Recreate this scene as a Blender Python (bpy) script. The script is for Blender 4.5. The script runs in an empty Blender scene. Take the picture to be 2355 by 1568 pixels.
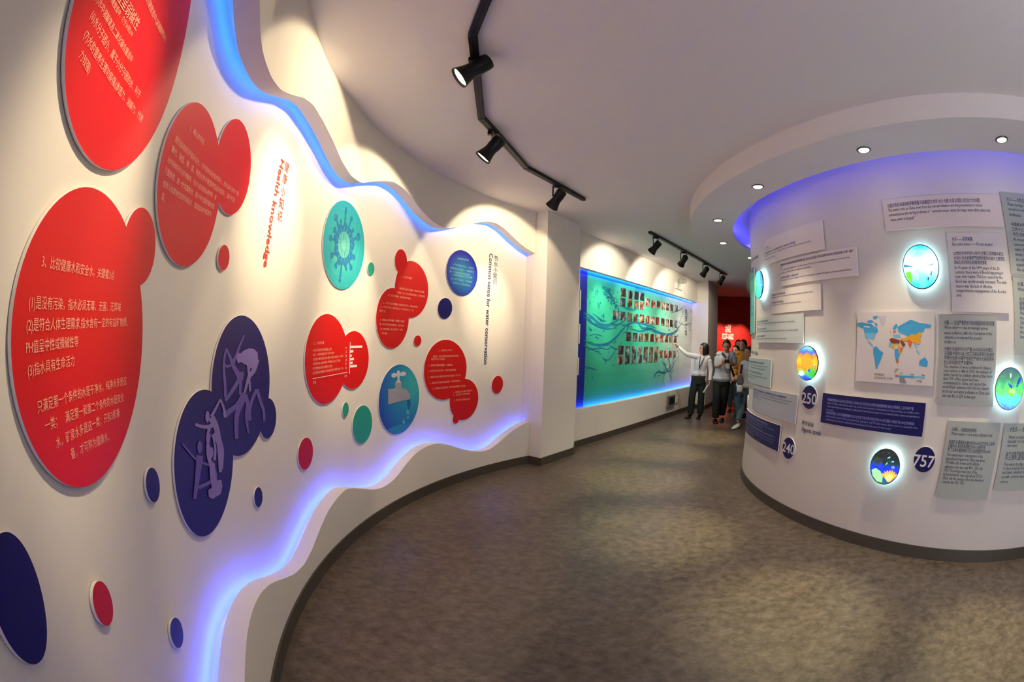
import bpy, bmesh, math, random
from mathutils import Vector, Matrix
random.seed(7)
PI = math.pi
C = bpy.context.scene
COL = C.collection
rad = math.radians

# ------------------------------------------------------------------ camera
IW, IH = 2355.0, 1568.0
F_MM, ROLL, PITCH, CAM_H = 16.35, rad(1.87), rad(-0.1), 1.55
FW = Vector((0, math.cos(PITCH), math.sin(PITCH)))
_r0 = Vector((1, 0, 0)); _u0 = Vector((0, -math.sin(PITCH), math.cos(PITCH)))
RT = _r0 * math.cos(ROLL) + _u0 * math.sin(ROLL)
UP = _u0 * math.cos(ROLL) - _r0 * math.sin(ROLL)
CAM = Vector((0, 0, CAM_H))
cd = bpy.data.cameras.new('camera')
cd.type = 'PANO'
cd.sensor_fit = 'HORIZONTAL'
cd.sensor_width = 36.0
try:
    cd.panorama_type = 'FISHEYE_EQUISOLID'; cd.fisheye_lens = F_MM; cd.fisheye_fov = rad(300)
except AttributeError:
    cd.cycles.panorama_type = 'FISHEYE_EQUISOLID'; cd.cycles.fisheye_lens = F_MM; cd.cycles.fisheye_fov = rad(300)
cd.clip_start = 0.01
cam = bpy.data.objects.new('camera', cd)
COL.objects.link(cam)
m = Matrix((RT, UP, -FW)).transposed().to_4x4()
m.translation = CAM
cam.matrix_world = m
C.camera = cam

# ------------------------------------------------------------------ world, exposure, fill
C.view_settings.view_transform = 'Standard'
C.view_settings.look = 'None'
C.view_settings.gamma = 1.0
C.view_settings.use_curve_mapping = False
C.view_settings.exposure = 1.25
w = bpy.data.worlds.new('world'); C.world = w; w.use_nodes = True
w.node_tree.nodes['Background'].inputs[0].default_value = (0.30, 0.30, 0.32, 1)
w.node_tree.nodes['Background'].inputs[1].default_value = 0.35

def light(name, kind, loc, aim, energy, color, **kw):
    d = bpy.data.lights.new(name, kind); d.energy = energy; d.color = color
    for k, v in kw.items(): setattr(d, k, v)
    o = bpy.data.objects.new(name, d); COL.objects.link(o)
    o.location = loc
    o.rotation_euler = (Vector(aim) - Vector(loc)).to_track_quat('-Z', 'Y').to_euler()
    return o
# added unseen fill light behind the camera, tilted up to brighten the ceiling
light('fill_light', 'AREA', (1.0, -2.6, 0.7), (1.3, 0.6, 3.4), 46, (0.90, 0.92, 1.0), shape='RECTANGLE', size=3.6, size_y=1.4)

# ------------------------------------------------------------------ helpers
def ray(px, py):
    dx, dy = px - IW / 2, IH / 2 - py
    r = math.hypot(dx, dy) or 1e-6
    F = F_MM / 36.0 * IW
    th = 2 * math.asin(r / (2 * F))
    return FW * math.cos(th) + (RT * (dx / r) + UP * (dy / r)) * math.sin(th)
def proj(P):
    v = (Vector(P) - CAM).normalized(); b = v.dot(RT); c = v.dot(UP); q = math.hypot(b, c) or 1e-9
    r = 2 * F_MM / 36.0 * IW * math.sin(math.acos(max(-1, min(1, v.dot(FW)))) / 2)
    return IW / 2 + r * b / q, IH / 2 - r * c / q
def atz(px, py, z):
    d = ray(px, py); return CAM + d * ((z - CAM_H) / d.z)

class Arc:      # concave wall on the left; s runs to the right, n towards the room
    c = Vector((3.0, 2.6)); R = 4.17
    def P(self, s, z, n=0.0):
        t = s / self.R
        return Vector((self.c.x - (self.R - n) * math.cos(t), self.c.y + (self.R - n) * math.sin(t), z))
    def px(self, p, n=0.0):
        d = ray(*p); R = self.R - n
        a = d.x**2 + d.y**2; b = -(d.x * self.c.x + d.y * self.c.y); k = self.c.length_squared - R * R
        q = CAM + d * ((-b + math.sqrt(b * b - a * k)) / a)
        return self.R * math.atan2(q.y - self.c.y, self.c.x - q.x), q.z
class Drum:     # convex round room on the right
    c = Vector((5.43, 3.76)); R = 2.844
    def P(self, s, z, n=0.0):
        t = s / self.R
        return Vector((self.c.x + (self.R + n) * math.cos(t), self.c.y + (self.R + n) * math.sin(t), z))
    def px(self, p, n=0.0):
        d = ray(*p); R = self.R + n
        a = d.x**2 + d.y**2; b = -(d.x * self.c.x + d.y * self.c.y); k = self.c.length_squared - R * R
        q = CAM + d * ((-b - math.sqrt(max(0.0, b * b - a * k))) / a)
        t = math.atan2(q.y - self.c.y, q.x - self.c.x)
        if t > 0: t -= 2 * PI
        return self.R * t, q.z
class Flat:
    def __init__(self, a, b):
        self.a = Vector(a); d = Vector(b) - self.a; self.L = d.length; self.d = d / self.L
        self.nn = Vector((self.d.y, -self.d.x))
    def P(self, s, z, n=0.0):
        q = self.a + self.d * s + self.nn * n
        return Vector((q.x, q.y, z))
    def px(self, p, n=0.0):
        r = ray(*p); a = self.a + self.nn * n
        t = (a.dot(self.nn)) / (r.x * self.nn.x + r.y * self.nn.y)
        q = CAM + r * t
        return (Vector((q.x, q.y)) - a).dot(self.d), q.z
ARC, DRUM = Arc(), Drum()

def lin(c):
    if isinstance(c, str):
        c = [int(c[i:i + 2], 16) / 255 for i in (0, 2, 4)]
    return tuple((v / 12.92 if v <= 0.04045 else ((v + 0.055) / 1.055) ** 2.4) for v in c) + (1.0,)
_M = {}
def mat(name, col, rough=0.5, metal=0.0, spec=0.5, emit=None, es=0.0, noise=0.0, nscale=20.0, bump=0.0, coat=0.0):
    if name in _M: return _M[name]
    m = bpy.data.materials.new(name); m.use_nodes = True
    nt = m.node_tree; b = nt.nodes['Principled BSDF']
    col = lin(col)
    b.inputs['Base Color'].default_value = col
    b.inputs['Roughness'].default_value = rough
    b.inputs['Metallic'].default_value = metal
    b.inputs['Specular IOR Level'].default_value = spec
    if coat: b.inputs['Coat Weight'].default_value = coat; b.inputs['Coat Roughness'].default_value = 0.15
    if emit is not None:
        b.inputs['Emission Color'].default_value = emit if not isinstance(emit, str) else lin(emit)
        b.inputs['Emission Strength'].default_value = es
    if noise or bump:
        tc = nt.nodes.new('ShaderNodeTexCoord'); n = nt.nodes.new('ShaderNodeTexNoise')
        n.inputs['Scale'].default_value = nscale; n.inputs['Detail'].default_value = 4
        nt.links.new(tc.outputs['Object'], n.inputs['Vector'])
        if noise:
            mx = nt.nodes.new('ShaderNodeMix'); mx.data_type = 'RGBA'
            mx.inputs[6].default_value = tuple(v * (1 - noise) for v in col[:3]) + (1,)
            mx.inputs[7].default_value = tuple(min(1, v * (1 + noise)) for v in col[:3]) + (1,)
            nt.links.new(n.outputs['Fac'], mx.inputs[0]); nt.links.new(mx.outputs[2], b.inputs['Base Color'])
        if bump:
            bp = nt.nodes.new('ShaderNodeBump'); bp.inputs['Strength'].default_value = bump; bp.inputs['Distance'].default_value = 0.002
            nt.links.new(n.outputs['Fac'], bp.inputs['Height']); nt.links.new(bp.outputs[0], b.inputs['Normal'])
    _M[name] = m
    return m

WORG = {}
def link(o, parent, origin):
    COL.objects.link(o)
    if parent is not None:
        o.parent = parent; WORG[o.name] = WORG[parent.name]
    else:
        o.location = origin; WORG[o.name] = Vector(origin)
def mk(name, verts, faces, mats, parent=None, origin=None, mi=None, uv=None, smooth=False):
    """one mesh object from world coordinates; a child shares its thing's origin"""
    if not isinstance(mats, (list, tuple)): mats = [mats]
    if parent is not None: origin = WORG[parent.name]
    elif origin is None:
        n = len(verts); origin = sum((Vector(v) for v in verts), Vector()) / max(1, n)
    origin = Vector(origin)
    me = bpy.data.meshes.new(name)
    me.from_pydata([tuple(Vector(v) - origin) for v in verts], [], faces)
    for m_ in mats: me.materials.append(m_)
    if mi: me.polygons.foreach_set('material_index', mi)
    if uv:
        ul = me.uv_layers.new(name='UVMap')
        for l in me.loops: ul.data[l.index].uv = uv[l.vertex_index]
    if smooth: me.polygons.foreach_set('use_smooth', [True] * len(me.polygons))
    me.update()
    o = bpy.data.objects.new(name, me)
    link(o, parent, origin)
    return o
def empty(name, origin):
    o = bpy.data.objects.new(name, None); o.empty_display_size = 0.05
    link(o, None, Vector(origin)); return o
def tag(o, label, cat, group=None):
    o['label'] = label; o['category'] = cat
    if group: o['group'] = group
    return o
def struct(o): o['kind'] = 'structure'; return o

def slab(name, sf, poly, n0, n1, mats, parent=None, step=0.06, origin=None, uvbox=None):
    """polygon in (s, z) laid on a wall surface, front at n1, edge walls down to n0; material 0 front, 1 edge"""
    bm = bmesh.new()
    vs = [bm.verts.new((p[0], p[1], 0)) for p in poly]
    f = bm.faces.new(vs)
    lo = min(p[0] for p in poly); hi = max(p[0] for p in poly)
    zl = min(p[1] for p in poly); zh = max(p[1] for p in poly)
    if step:
        k = math.floor(lo / step) + 1
        while k * step < hi - 1e-4:
            bmesh.ops.bisect_plane(bm, geom=bm.verts[:] + bm.edges[:] + bm.faces[:], plane_co=(k * step, 0, 0), plane_no=(1, 0, 0), dist=1e-6)
            k += 1
    bm.normal_update()
    if bm.faces and sum(f.normal.z for f in bm.faces) < 0:
        bmesh.ops.reverse_faces(bm, faces=bm.faces[:])
    bmesh.ops.triangulate(bm, faces=bm.faces[:])
    bm.verts.index_update()
    V = [(v.co.x, v.co.y) for v in bm.verts]
    verts = [sf.P(s, z, n1) for s, z in V]; faces = []; mi = []
    ub = uvbox or (lo, zl, hi, zh)
    uv = [((s - ub[0]) / (ub[2] - ub[0]), (z - ub[1]) / (ub[3] - ub[1])) for s, z in V]
    for f in bm.faces: faces.append([v.index for v in f.verts]); mi.append(0)
    if n0 is not None:
        k = len(verts)
        verts += [sf.P(s, z, n0) for s, z in V]; uv += uv[:k]
        for e in bm.edges:
            if len(e.link_faces) == 1:
                l = [lp for lp in e.link_loops][0]
                a, b = l.vert.index, l.link_loop_next.vert.index
                faces.append([b, a, a + k, b + k]); mi.append(1 if len(mats) > 1 else 0)
        for f in bm.faces: faces.append([v.index + k for v in reversed(f.verts)]); mi.append(1 if len(mats) > 1 else 0)
    bm.free()
    return mk(name, verts, faces, mats, parent=parent, origin=origin, mi=mi, uv=uv)

def ell(sf, n, L=None, R=None, T=None, B=None):
    sL = sf.px(L, n)[0] if L else None; sR = sf.px(R, n)[0] if R else None
    zT = sf.px(T, n)[1] if T else None; zB = sf.px(B, n)[1] if B else None
    rs = (sR - sL) / 2 if L and R else None; rz = (zT - zB) / 2 if T and B else None
    rs = rs or rz; rz = rz or rs
    sc = (sL + sR) / 2 if L and R else (sR - rs if R else sL + rs if L else (sf.px(T, n)[0] + sf.px(B, n)[0]) / 2)
    zc = (zT + zB) / 2 if T and B else (zB + rz if B else zT - rz)
    for _ in range(6):      # fit the outline's seen extent
        Q = [proj(sf.P(sc + rs * math.cos(a), zc + rz * math.sin(a), n)) for a in [i * PI / 24 for i in range(48)]]
        x0, x1 = min(q[0] for q in Q), max(q[0] for q in Q); y0, y1 = min(q[1] for q in Q), max(q[1] for q in Q)
        ks, kz = 2 * rs / (x1 - x0), 2 * rz / (y1 - y0)
        eL = (L[0] - x0) * ks if L else None; eR = (R[0] - x1) * ks if R else None
        eT = (y0 - T[1]) * kz if T else None; eB = (y1 - B[1]) * kz if B else None
        if L and R: sc += (eL + eR) / 2; rs += (eR - eL) / 2
        elif R: sc += eR
        elif L: sc += eL
        if T and B: zc += (eT + eB) / 2; rz += (eT - eB) / 2
        elif B: zc += eB
        elif T: zc += eT
        if not (T and B): rz = rs
        elif not (L and R): rs = rz
    return (sc, zc, rs, rz)
def gell(sf, n, L=None, R=None, T=None, B=None, pts=None):
    """ellipse (centre, 2x2 matrix) on the wall whose seen outline has the given extreme points"""
    if pts is None:
        if not (L and R and T and B):
            e = ell(sf, n, L, R, T, B)
            Q = [proj(sf.P(e[0] + e[2] * math.cos(a), e[1] + e[3] * math.sin(a), n)) for a in [i * PI / 48 for i in range(96)]]
            L = L or min(Q, key=lambda q: q[0]); R = R or max(Q, key=lambda q: q[0]); T = T or min(Q, key=lambda q: q[1]); B = B or max(Q, key=lambda q: q[1])
        cx, cy, a_, b_ = (L[0] + R[0]) / 2, (T[1] + B[1]) / 2, (R[0] - L[0]) / 2, (B[1] - T[1]) / 2
        k_ = (B[0] - T[0]) / 2 * b_; k_ = max(-.9 * a_ * b_, min(.9 * a_ * b_, k_))
        l21 = k_ / a_; l22 = math.sqrt(b_ * b_ - l21 * l21)
        pts = [sf.px((cx + a_ * math.cos(t), cy + l21 * math.cos(t) + l22 * math.sin(t)), n) for t in [i * PI / 24 for i in range(48)]]
    N_ = len(pts); sc = sum(p[0] for p in pts) / N_; zc = sum(p[1] for p in pts) / N_
    sxx = 2 * sum((p[0] - sc)**2 for p in pts) / N_; syy = 2 * sum((p[1] - zc)**2 for p in pts) / N_; sxy = 2 * sum((p[0] - sc) * (p[1] - zc) for p in pts) / N_
    A_ = math.sqrt(sxx); return (sc, zc, A_, math.sqrt(syy), sxy / A_, math.sqrt(syy - (sxy / A_)**2))
def epoint(e, a):
    if len(e) == 4: return (e[0] + e[2] * math.cos(a), e[1] + e[3] * math.sin(a))
    return (e[0] + e[2] * math.cos(a), e[1] + e[4] * math.cos(a) + e[5] * math.sin(a))
def einv(e, p):
    u = (p[0] - e[0]) / e[2]; v = ((p[1] - e[1]) / e[3]) if len(e) == 4 else (p[1] - e[1] - e[4] * u) / e[5]
    return u, v
def blob(E):
    """outline of a union of overlapping ellipses, counter-clockwise"""
    def pt(i, a): return epoint(E[i], a)
    def ins(p, i):
        for j, e in enumerate(E):
            if j != i:
                u, v = einv(e, p)
                if u * u + v * v < 1: return j
        return None
    i = min(range(len(E)), key=lambda k: E[k][0] - E[k][2])
    st = i; a = PI; out = []; da = rad(4)
    for _ in range(3000):
        out.append(pt(i, a))
        na = a + da
        if i == st and _ > 3 and (a - PI) % (2 * PI) > 2 * PI - da - 1e-6: break
        j = ins(pt(i, na), i)
        if j is not None:
            lo, hi = a, na
            for _k in range(30):
                md = (lo + hi) / 2
                if ins(pt(i, md), i) is None: lo = md
                else: hi = md
            p = pt(i, lo); out.append(p)
            u, v = einv(E[j], p); a = math.atan2(v, u); i = j
            a += 1e-3
        else: a = na
    return out

def smoothpath(P, k=6):
    out = []
    for i in range(len(P) - 1):
        p0 = P[max(0, i - 1)]; p1 = P[i]; p2 = P[i + 1]; p3 = P[min(len(P) - 1, i + 2)]
        for j in range(k):
            t = j / k
            out.append(tuple(0.5 * (2 * b + (c - a) * t + (2 * a - 5 * b + 4 * c - d) * t * t + (3 * b - a - 3 * c + d) * t**3) for a, b, c, d in zip(p0, p1, p2, p3)))
    out.append(tuple(P[-1]))
    return out
def interp(P, x):
    if x <= P[0][0]: return P[0][1]
    for a, b in zip(P, P[1:]):
        if x <= b[0]: return a[1] + (b[1] - a[1]) * (x - a[0]) / (b[0] - a[0])
    return P[-1][1]

_TC = {}
def text_mesh(s, bold=False, res=1):
    key = (s, bold)
    if key in _TC: return _TC[key]
    cu = bpy.data.curves.new('lettering', 'FONT'); cu.body = s; cu.size = 1.0
    cu.resolution_u = res
    if bold: cu.offset = 0.007 if bold == 'semi' else 0.014
    o = bpy.data.objects.new('lettering', cu); COL.objects.link(o)
    me = o.to_mesh()
    V = [(v.co.x, v.co.y) for v in me.vertices]; Fc = [tuple(p.vertices) for p in me.polygons]
    o.to_mesh_clear(); bpy.data.objects.remove(o); bpy.data.curves.remove(cu)
    if not V: V = [(0, 0)]
    _TC[key] = (V, Fc); return _TC[key]
def letters(sf, n, lines, m_, parent, name='lettering', res=1, bold=False, step=0):
    """lines: (text, left px, right px, height m or None [, vertical]) -> one mesh printed on the surface"""
    verts = []; faces = []
    for ln in lines:
        s, A, B = ln[:3]; h = ln[3] if len(ln) > 3 else None; mode = ln[4] if len(ln) > 4 else 'h'
        V, Fc = text_mesh(s, bold, res)
        x0 = min(v[0] for v in V); x1 = max(v[0] for v in V)
        if isinstance(A, tuple) and len(A) == 2 and mode != 'sz': a = sf.px(A, n); b = sf.px(B, n)
        else: a, b = A, B
        k = len(verts)
        if mode == 'v':        # rotated a quarter turn clockwise, reading downwards
            Ln = a[1] - b[1]; sc = Ln / (x1 - x0); hy = h or sc
            for x, y in V:
                verts.append(sf.P((a[0] + (b[0] - a[0]) * (x - x0) / (x1 - x0)) + (y - 0.35) * hy, a[1] - (x - x0) * sc, n))
        else:
            sc = (b[0] - a[0]) / (x1 - x0); hy = h or sc
            for x, y in V:
                t = (x - x0) / (x1 - x0)
                verts.append(sf.P(a[0] + (x - x0) * sc, a[1] + (b[1] - a[1]) * t + (y - 0.35) * hy, n))
        faces += [[i + k for i in f] for f in Fc]
    o = mk(name, verts, faces, m_, parent=parent); o['kind'] = 'stuff'
    return o
def printed(name, sf, n, shapes, m_, parent):
    """flat print: list of (s, z) polygons in one mesh"""
    verts = []; faces = []
    for P in shapes:
        k = len(verts); verts += [sf.P(s, z, n) for s, z in P]; faces.append(list(range(k, k + len(P))))
    bm = bmesh.new(); vv = [bm.verts.new(v) for v in verts]
    for f in faces:
        try: bm.faces.new([vv[i] for i in f])
        except ValueError: pass
    bmesh.ops.triangulate(bm, faces=bm.faces[:]); bm.verts.index_update()
    fs = [[v.index for v in f.verts] for f in bm.faces]; bm.free()
    o = mk(name, verts, fs, m_, parent=parent)
    if len(shapes) > 1: o['kind'] = 'stuff'
    return o
def stroke(P, w0, w1=None, k=5):
    """ribbon polygon quads round a smooth 2-D path, width tapering from w0 in the middle"""
    Q = smoothpath(P, k); out = []; N = len(Q); L = []; Rr = []
    for i, q in enumerate(Q):
        a = Q[max(0, i - 1)]; b = Q[min(N - 1, i + 1)]
        dx, dy = b[0] - a[0], b[1] - a[1]; l = math.hypot(dx, dy) or 1
        t = i / (N - 1); w_ = (w0 * math.sin(PI * min(1, t * 1.02 + .01))**.6 + 0.0005) if w1 is None else w0 + (w1 - w0) * t
        L.append((q[0] - dy / l * w_ / 2, q[1] + dx / l * w_ / 2)); Rr.append((q[0] + dy / l * w_ / 2, q[1] - dx / l * w_ / 2))
    for i in range(N - 1): out.append([L[i], Rr[i], Rr[i + 1], L[i + 1]])
    return out
def circ(s, z, r, n=20, rz=None): return [(s + r * math.cos(2 * PI * i / n), z + (rz or r) * math.sin(2 * PI * i / n)) for i in range(n)]

def frame_of(d):
    d = Vector(d).normalized(); a = Vector((0, 0, 1)) if abs(d.z) < 0.95 else Vector((1, 0, 0))
    x = d.cross(a).normalized(); return x, d.cross(x).normalized(), d
def lathe(prof, p, d, seg=20):
    """profile [(radius, along)] about the axis d from p"""
    x, y, dd = frame_of(d); p = Vector(p); verts = []; faces = []
    for r, h in prof:
        for i in range(seg):
            a = 2 * PI * i / seg; verts.append(p + dd * h + (x * math.cos(a) + y * math.sin(a)) * r)
    for k in range(len(prof) - 1):
        for i in range(seg):
            j = (i + 1) % seg; faces.append([k * seg + i, k * seg + j, (k + 1) * seg + j, (k + 1) * seg + i])
    faces.append(list(range(seg - 1, -1, -1))); faces.append([(len(prof) - 1) * seg + i for i in range(seg)])
    return verts, faces
def beam(a, b, w, h, up=(0, 0, 1)):
    a = Vector(a); b = Vector(b); d = (b - a).normalized(); u = Vector(up); x = d.cross(u).normalized(); u = x.cross(d).normalized()
    V = []
    for p in (a, b):
        for sx, sy in ((-1, -1), (1, -1), (1, 1), (-1, 1)): V.append(p + x * (sx * w / 2) + u * (sy * h / 2))
    F = [[0, 1, 2, 3], [7, 6, 5, 4], [0, 4, 5, 1], [1, 5, 6, 2], [2, 6, 7, 3], [3, 7, 4, 0]]
    return V, F
def merge(parts):
    V = []; F = []
    for v, f in parts:
        k = len(V); V += list(v); F += [[i + k for i in q] for q in f]
    return V, F

# ------------------------------------------------------------------ materials of the setting
H = 3.18; ZR = 3.0
m_wall = mat('wall_paint', 'e6e0d8', 0.75, spec=0.25, noise=0.012, nscale=6)
m_ceil = mat('ceiling_paint', 'e2dcda', 0.85, spec=0.2, noise=0.01, nscale=4)
m_drum = mat('drum_paint', 'd2ccc8', 0.6, spec=0.3, noise=0.01, nscale=5)
m_base = mat('baseboard_vinyl', '4a443c', 0.45, noise=0.08, nscale=30)
m_redwall = mat('red_wall_paint', 'b80f08', 0.6)
def floor_material():
    m = bpy.data.materials.new('mottled_vinyl'); m.use_nodes = True
    nt = m.node_tree; N = nt.nodes; L = nt.links; b = N['Principled BSDF']
    tc = N.new('ShaderNodeTexCoord')
    mp = N.new('ShaderNodeMapping'); mp.inputs['Scale'].default_value = (1.0, 1.25, 1.0); mp.inputs['Rotation'].default_value = (0, 0, rad(40)); L.new(tc.outputs['Object'], mp.inputs[0])
    n1 = N.new('ShaderNodeTexNoise'); n1.inputs['Scale'].default_value = 14; n1.inputs['Detail'].default_value = 8; n1.inputs['Roughness'].default_value = 0.72; L.new(mp.outputs[0], n1.inputs[0])
    n2 = N.new('ShaderNodeTexNoise'); n2.inputs['Scale'].default_value = 160; n2.inputs['Detail'].default_value = 3; L.new(tc.outputs['Object'], n2.inputs[0])
    r = N.new('ShaderNodeValToRGB'); e = r.color_ramp.elements
    e[0].position = 0.33; e[0].color = lin('40372f'); e[1].position = 0.68; e[1].color = lin('6f625a')
    L.new(n1.outputs['Fac'], r.inputs[0])
    mx = N.new('ShaderNodeMix'); mx.data_type = 'RGBA'; mx.blend_type = 'OVERLAY'; mx.inputs[0].default_value = 0.35
    L.new(r.outputs[0], mx.inputs[6]); L.new(n2.outputs['Fac'], mx.inputs[7]); L.new(mx.outputs[2], b.inputs['Base Color'])
    b.inputs['Roughness'].default_value = 0.36; b.inputs['Specular IOR Level'].default_value = 0.42
    rr = N.new('ShaderNodeMapRange'); rr.inputs[3].default_value = 0.30; rr.inputs[4].default_value = 0.46; L.new(n1.outputs['Fac'], rr.inputs[0]); L.new(rr.outputs[0], b.inputs['Roughness'])
    bp = N.new('ShaderNodeBump'); bp.inputs['Strength'].default_value = 0.12; bp.inputs['Distance'].default_value = 0.002; L.new(n2.outputs['Fac'], bp.inputs['Height']); L.new(bp.outputs[0], b.inputs['Normal'])
    return m
m_floor = floor_material()

# ------------------------------------------------------------------ room shell
X0, X1, Y0, Y1 = -3.2, 13.0, -4.5, 15.5
def box_obj(name, x0, x1, y0, y1, z0, z1, m_, parent=None):
    V = [(x, y, z) for z in (z0, z1) for y in (y0, y1) for x in (x0, x1)]
    F = [[0, 2, 3, 1], [4, 5, 7, 6], [0, 1, 5, 4], [2, 6, 7, 3], [0, 4, 6, 2], [1, 3, 7, 5]]
    return mk(name, V, F, m_, parent=parent)
struct(box_obj('floor', X0, X1, Y0, Y1, -0.1, 0.0, m_floor))
ceiling = struct(box_obj('ceiling', X0, X1, Y0, Y1, H, H + 0.1, m_ceil))
struct(box_obj('wall_back', X0, X1, Y0 - 0.1, Y0, 0, H, m_wall))
struct(box_obj('wall_right', X1, X1 + 0.1, Y0, Y1, 0, H, m_wall))
struct(box_obj('wall_side', X0 - 0.1, X0, Y0, Y1, 0, H, m_wall))

# left wall: recessed display wall behind an upper and a lower wave-edged front layer
GAP, THK = 0.165, 0.10
S0 = -4.4
S1 = Arc.R * math.atan2(5.76 - 2.6, 3.0 - 0.235)
topw = [ARC.px(p) for p in [(598,0),(598.6,64),(603,112),(611,143),(625,179),(646,207),(671,218),(700,225),(722,242),(745,281),(767,325),(786,370),(808,405),(831,421),(864,417),(885,416),(906,418),(927,432),(949,457),(970,485),(991,506),(1012,520),(1031,525),(1055,522),(1076,518),(1097,512),(1118,509),(1140,512),(1161,526),(1182,547),(1203,566),(1227,581)]]
botw = [ARC.px(p) for p in [(562.6,1568),(564,1525),(567,1471),(574,1427),(585,1391),(603,1359),(625,1340),(654,1330),(679,1319),(701,1297),(719,1261),(737,1214),(755,1174),(777,1143),(795,1125),(813,1122),(842,1125),(859,1126),(878,1122),(896,1112),(914.5,1094),(931,1071),(951,1047),(971.6,1031),(992,1022),(1008,1019),(1031,1022),(1055,1030),(1082,1037),(1106,1039),(1126.5,1033.5),(1147,1018),(1167,1000),(1188,984),(1210,972)]]
def clean(P, ext):
    P = sorted(P); Q = ext + [p for p in P if p[0] > ext[-1][0] + 0.02]
    R_ = [Q[0]]
    for p in Q[1:]:
        if p[0] > R_[-1][0] + 0.012: R_.append(p)
    return R_
t0 = min(topw)[0]; b0 = min(botw)[0]
topw = clean(topw, [(t0 - 2.6, 2.72), (t0 - 2.3, 2.80), (t0 - 1.9, 2.66), (t0 - 1.5, 2.78), (t0 - 1.1, 2.80), (t0 - 0.7, 2.64), (t0 - 0.35, 2.60)])
botw = clean(botw, [(b0 - 2.6, 0.30), (b0 - 2.2, 0.45), (b0 - 1.8, 0.30), (b0 - 1.4, 0.28), (b0 - 1.0, 0.46), (b0 - 0.6, 0.44), (b0 - 0.3, 0.36)])
def smooth_fn(P, n):
    s0, s1 = S0, S1
    xs = [s0 + (s1 - s0) * i / n for i in range(n + 1)]
    z = [interp(P, x) for x in xs]
    for _ in range(2): z = [z[0]] + [(z[i - 1] + 2 * z[i] + z[i + 1]) / 4 for i in range(1, n)] + [z[-1]]
    return list(zip(xs, z))
NW = 260
TOP, BOT = smooth_fn(topw, NW), smooth_fn(botw, NW)
wall_left = struct(slab('wall_left', ARC, [(S0, 0), (S1 + 0.01, 0), (S1 + 0.01, H), (S0, H)], -GAP - 0.06, -GAP, [m_wall, m_wall], step=0.08))
def border(name, prof, zfar):
    V = []; F = []; n = len(prof)
    for s, z in prof: V += [ARC.P(s, z, 0), ARC.P(s, zfar, 0), ARC.P(s, z, -THK), ARC.P(s, zfar, -THK)]
    for i in range(n - 1):
        a, b = 4 * i, 4 * i + 4
        F += [[a, b, b + 1, a + 1], [a + 2, a + 3, b + 3, b + 2], [a, a + 2, b + 2, b]]
    F += [[0, 1, 3, 2], [4 * n - 4, 4 * n - 2, 4 * n - 1, 4 * n - 3]]
    o = mk(name, V, F, m_wall, parent=wall_left)
    return o
border('wave_border', TOP, H); border('wave_border', BOT, 0.0)
# light channels: closed troughs behind the wave edges with an LED strip inside
m_led = mat('blue_led', '1040ff', emit=(0.025, 0.07, 1.0, 1), es=20.0)
m_led_up = mat('blue_led_upper', '1040ff', emit=(0.008, 0.15, 1.0, 1), es=8.0)
def trough(prof, sgn, name):
    V = []; F = []; n = len(prof)
    for s, z in prof: V += [ARC.P(s, z + sgn * 0.10, -THK), ARC.P(s, z + sgn * 0.10, -GAP)]
    for i in range(n - 1): F.append([2 * i, 2 * i + 2, 2 * i + 3, 2 * i + 1])
    mk('light_channel', V, F, m_wall, parent=wall_left)
    V = []; F = []
    pr = prof[::2]; n = len(pr)
    for s, z in pr: V += [ARC.P(s, z + sgn * 0.030, -THK - 0.004), ARC.P(s, z + sgn * 0.046, -THK - 0.004)]
    for i in range(n - 1): F.append([2 * i, 2 * i + 2, 2 * i + 3, 2 * i + 1])
    return mk('led_strip', V, F, m_led_up if sgn > 0 else m_led, parent=wall_left)
trough(TOP, 1, 'upper'); trough(BOT, -1, 'lower')
# baseboard strips
def strip_arc(name, s0, s1, n0, n1, z0, z1, m_, sf=ARC, step=0.08, parent=None):
    return slab(name, sf, [(s0, z0), (s1, z0), (s1, z1), (s0, z1)], n0, n1, [m_, m_], step=step, parent=parent)
struct(strip_arc('baseboard_left', S0, S1 - 0.003, 0.0, 0.012, 0.0, 0.10, m_base))

# pillar between the display wall and the mural wall
def prism(name, pts, z0, z1, m_, parent=None):
    n = len(pts); V = [(x, y, z0) for x, y in pts] + [(x, y, z1) for x, y in pts]
    F = [list(range(n - 1, -1, -1)), list(range(n, 2 * n))] + [[i, (i + 1) % n, (i + 1) % n + n, i + n] for i in range(n)]
    return mk(name, V, F, m_, parent=parent)
pil = [(0.08, 5.97), (0.235, 5.765), (0.396, 5.62), (0.893, 6.25), (0.955, 6.64), (0.55, 6.9)]
pil_o = struct(prism('pillar', pil, 0, H, m_wall))
# mural wall
MW = Flat((0.955, 6.64), (4.62, 10.91))
struct(prism('wall_mural', [(0.70, 6.72), (0.955 - 0.2, 6.64 + 0.17), (4.62 - 0.2, 10.91 + 0.17), (4.62 - 0.4, 10.91 + 0.34), (0.55, 6.95)], 0, H, m_wall))
mz_t = (MW.px((1345, 619))[1] + MW.px((1600, 692))[1]) / 2
mz_b = (MW.px((1330, 941))[1] + MW.px((1585, 890))[1]) / 2
MREC = 0.17
wm = struct(slab('wall_far_left', MW, [(-0.05, mz_t), (MW.L + 0.02, mz_t), (MW.L + 0.02, H), (-0.05, H)], -0.10, 0.0, [m_wall, m_wall], step=0))
slab('lower_band', MW, [(-0.05, 0), (MW.L + 0.02, 0), (MW.L + 0.02, mz_b), (-0.05, mz_b)], -0.10, 0.0, [m_wall, m_wall], step=0, parent=wm)
m_led2 = mat('mural_blue_led', '1040ff', emit=(0.02, 0.12, 1.0, 1), es=22.0)
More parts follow.
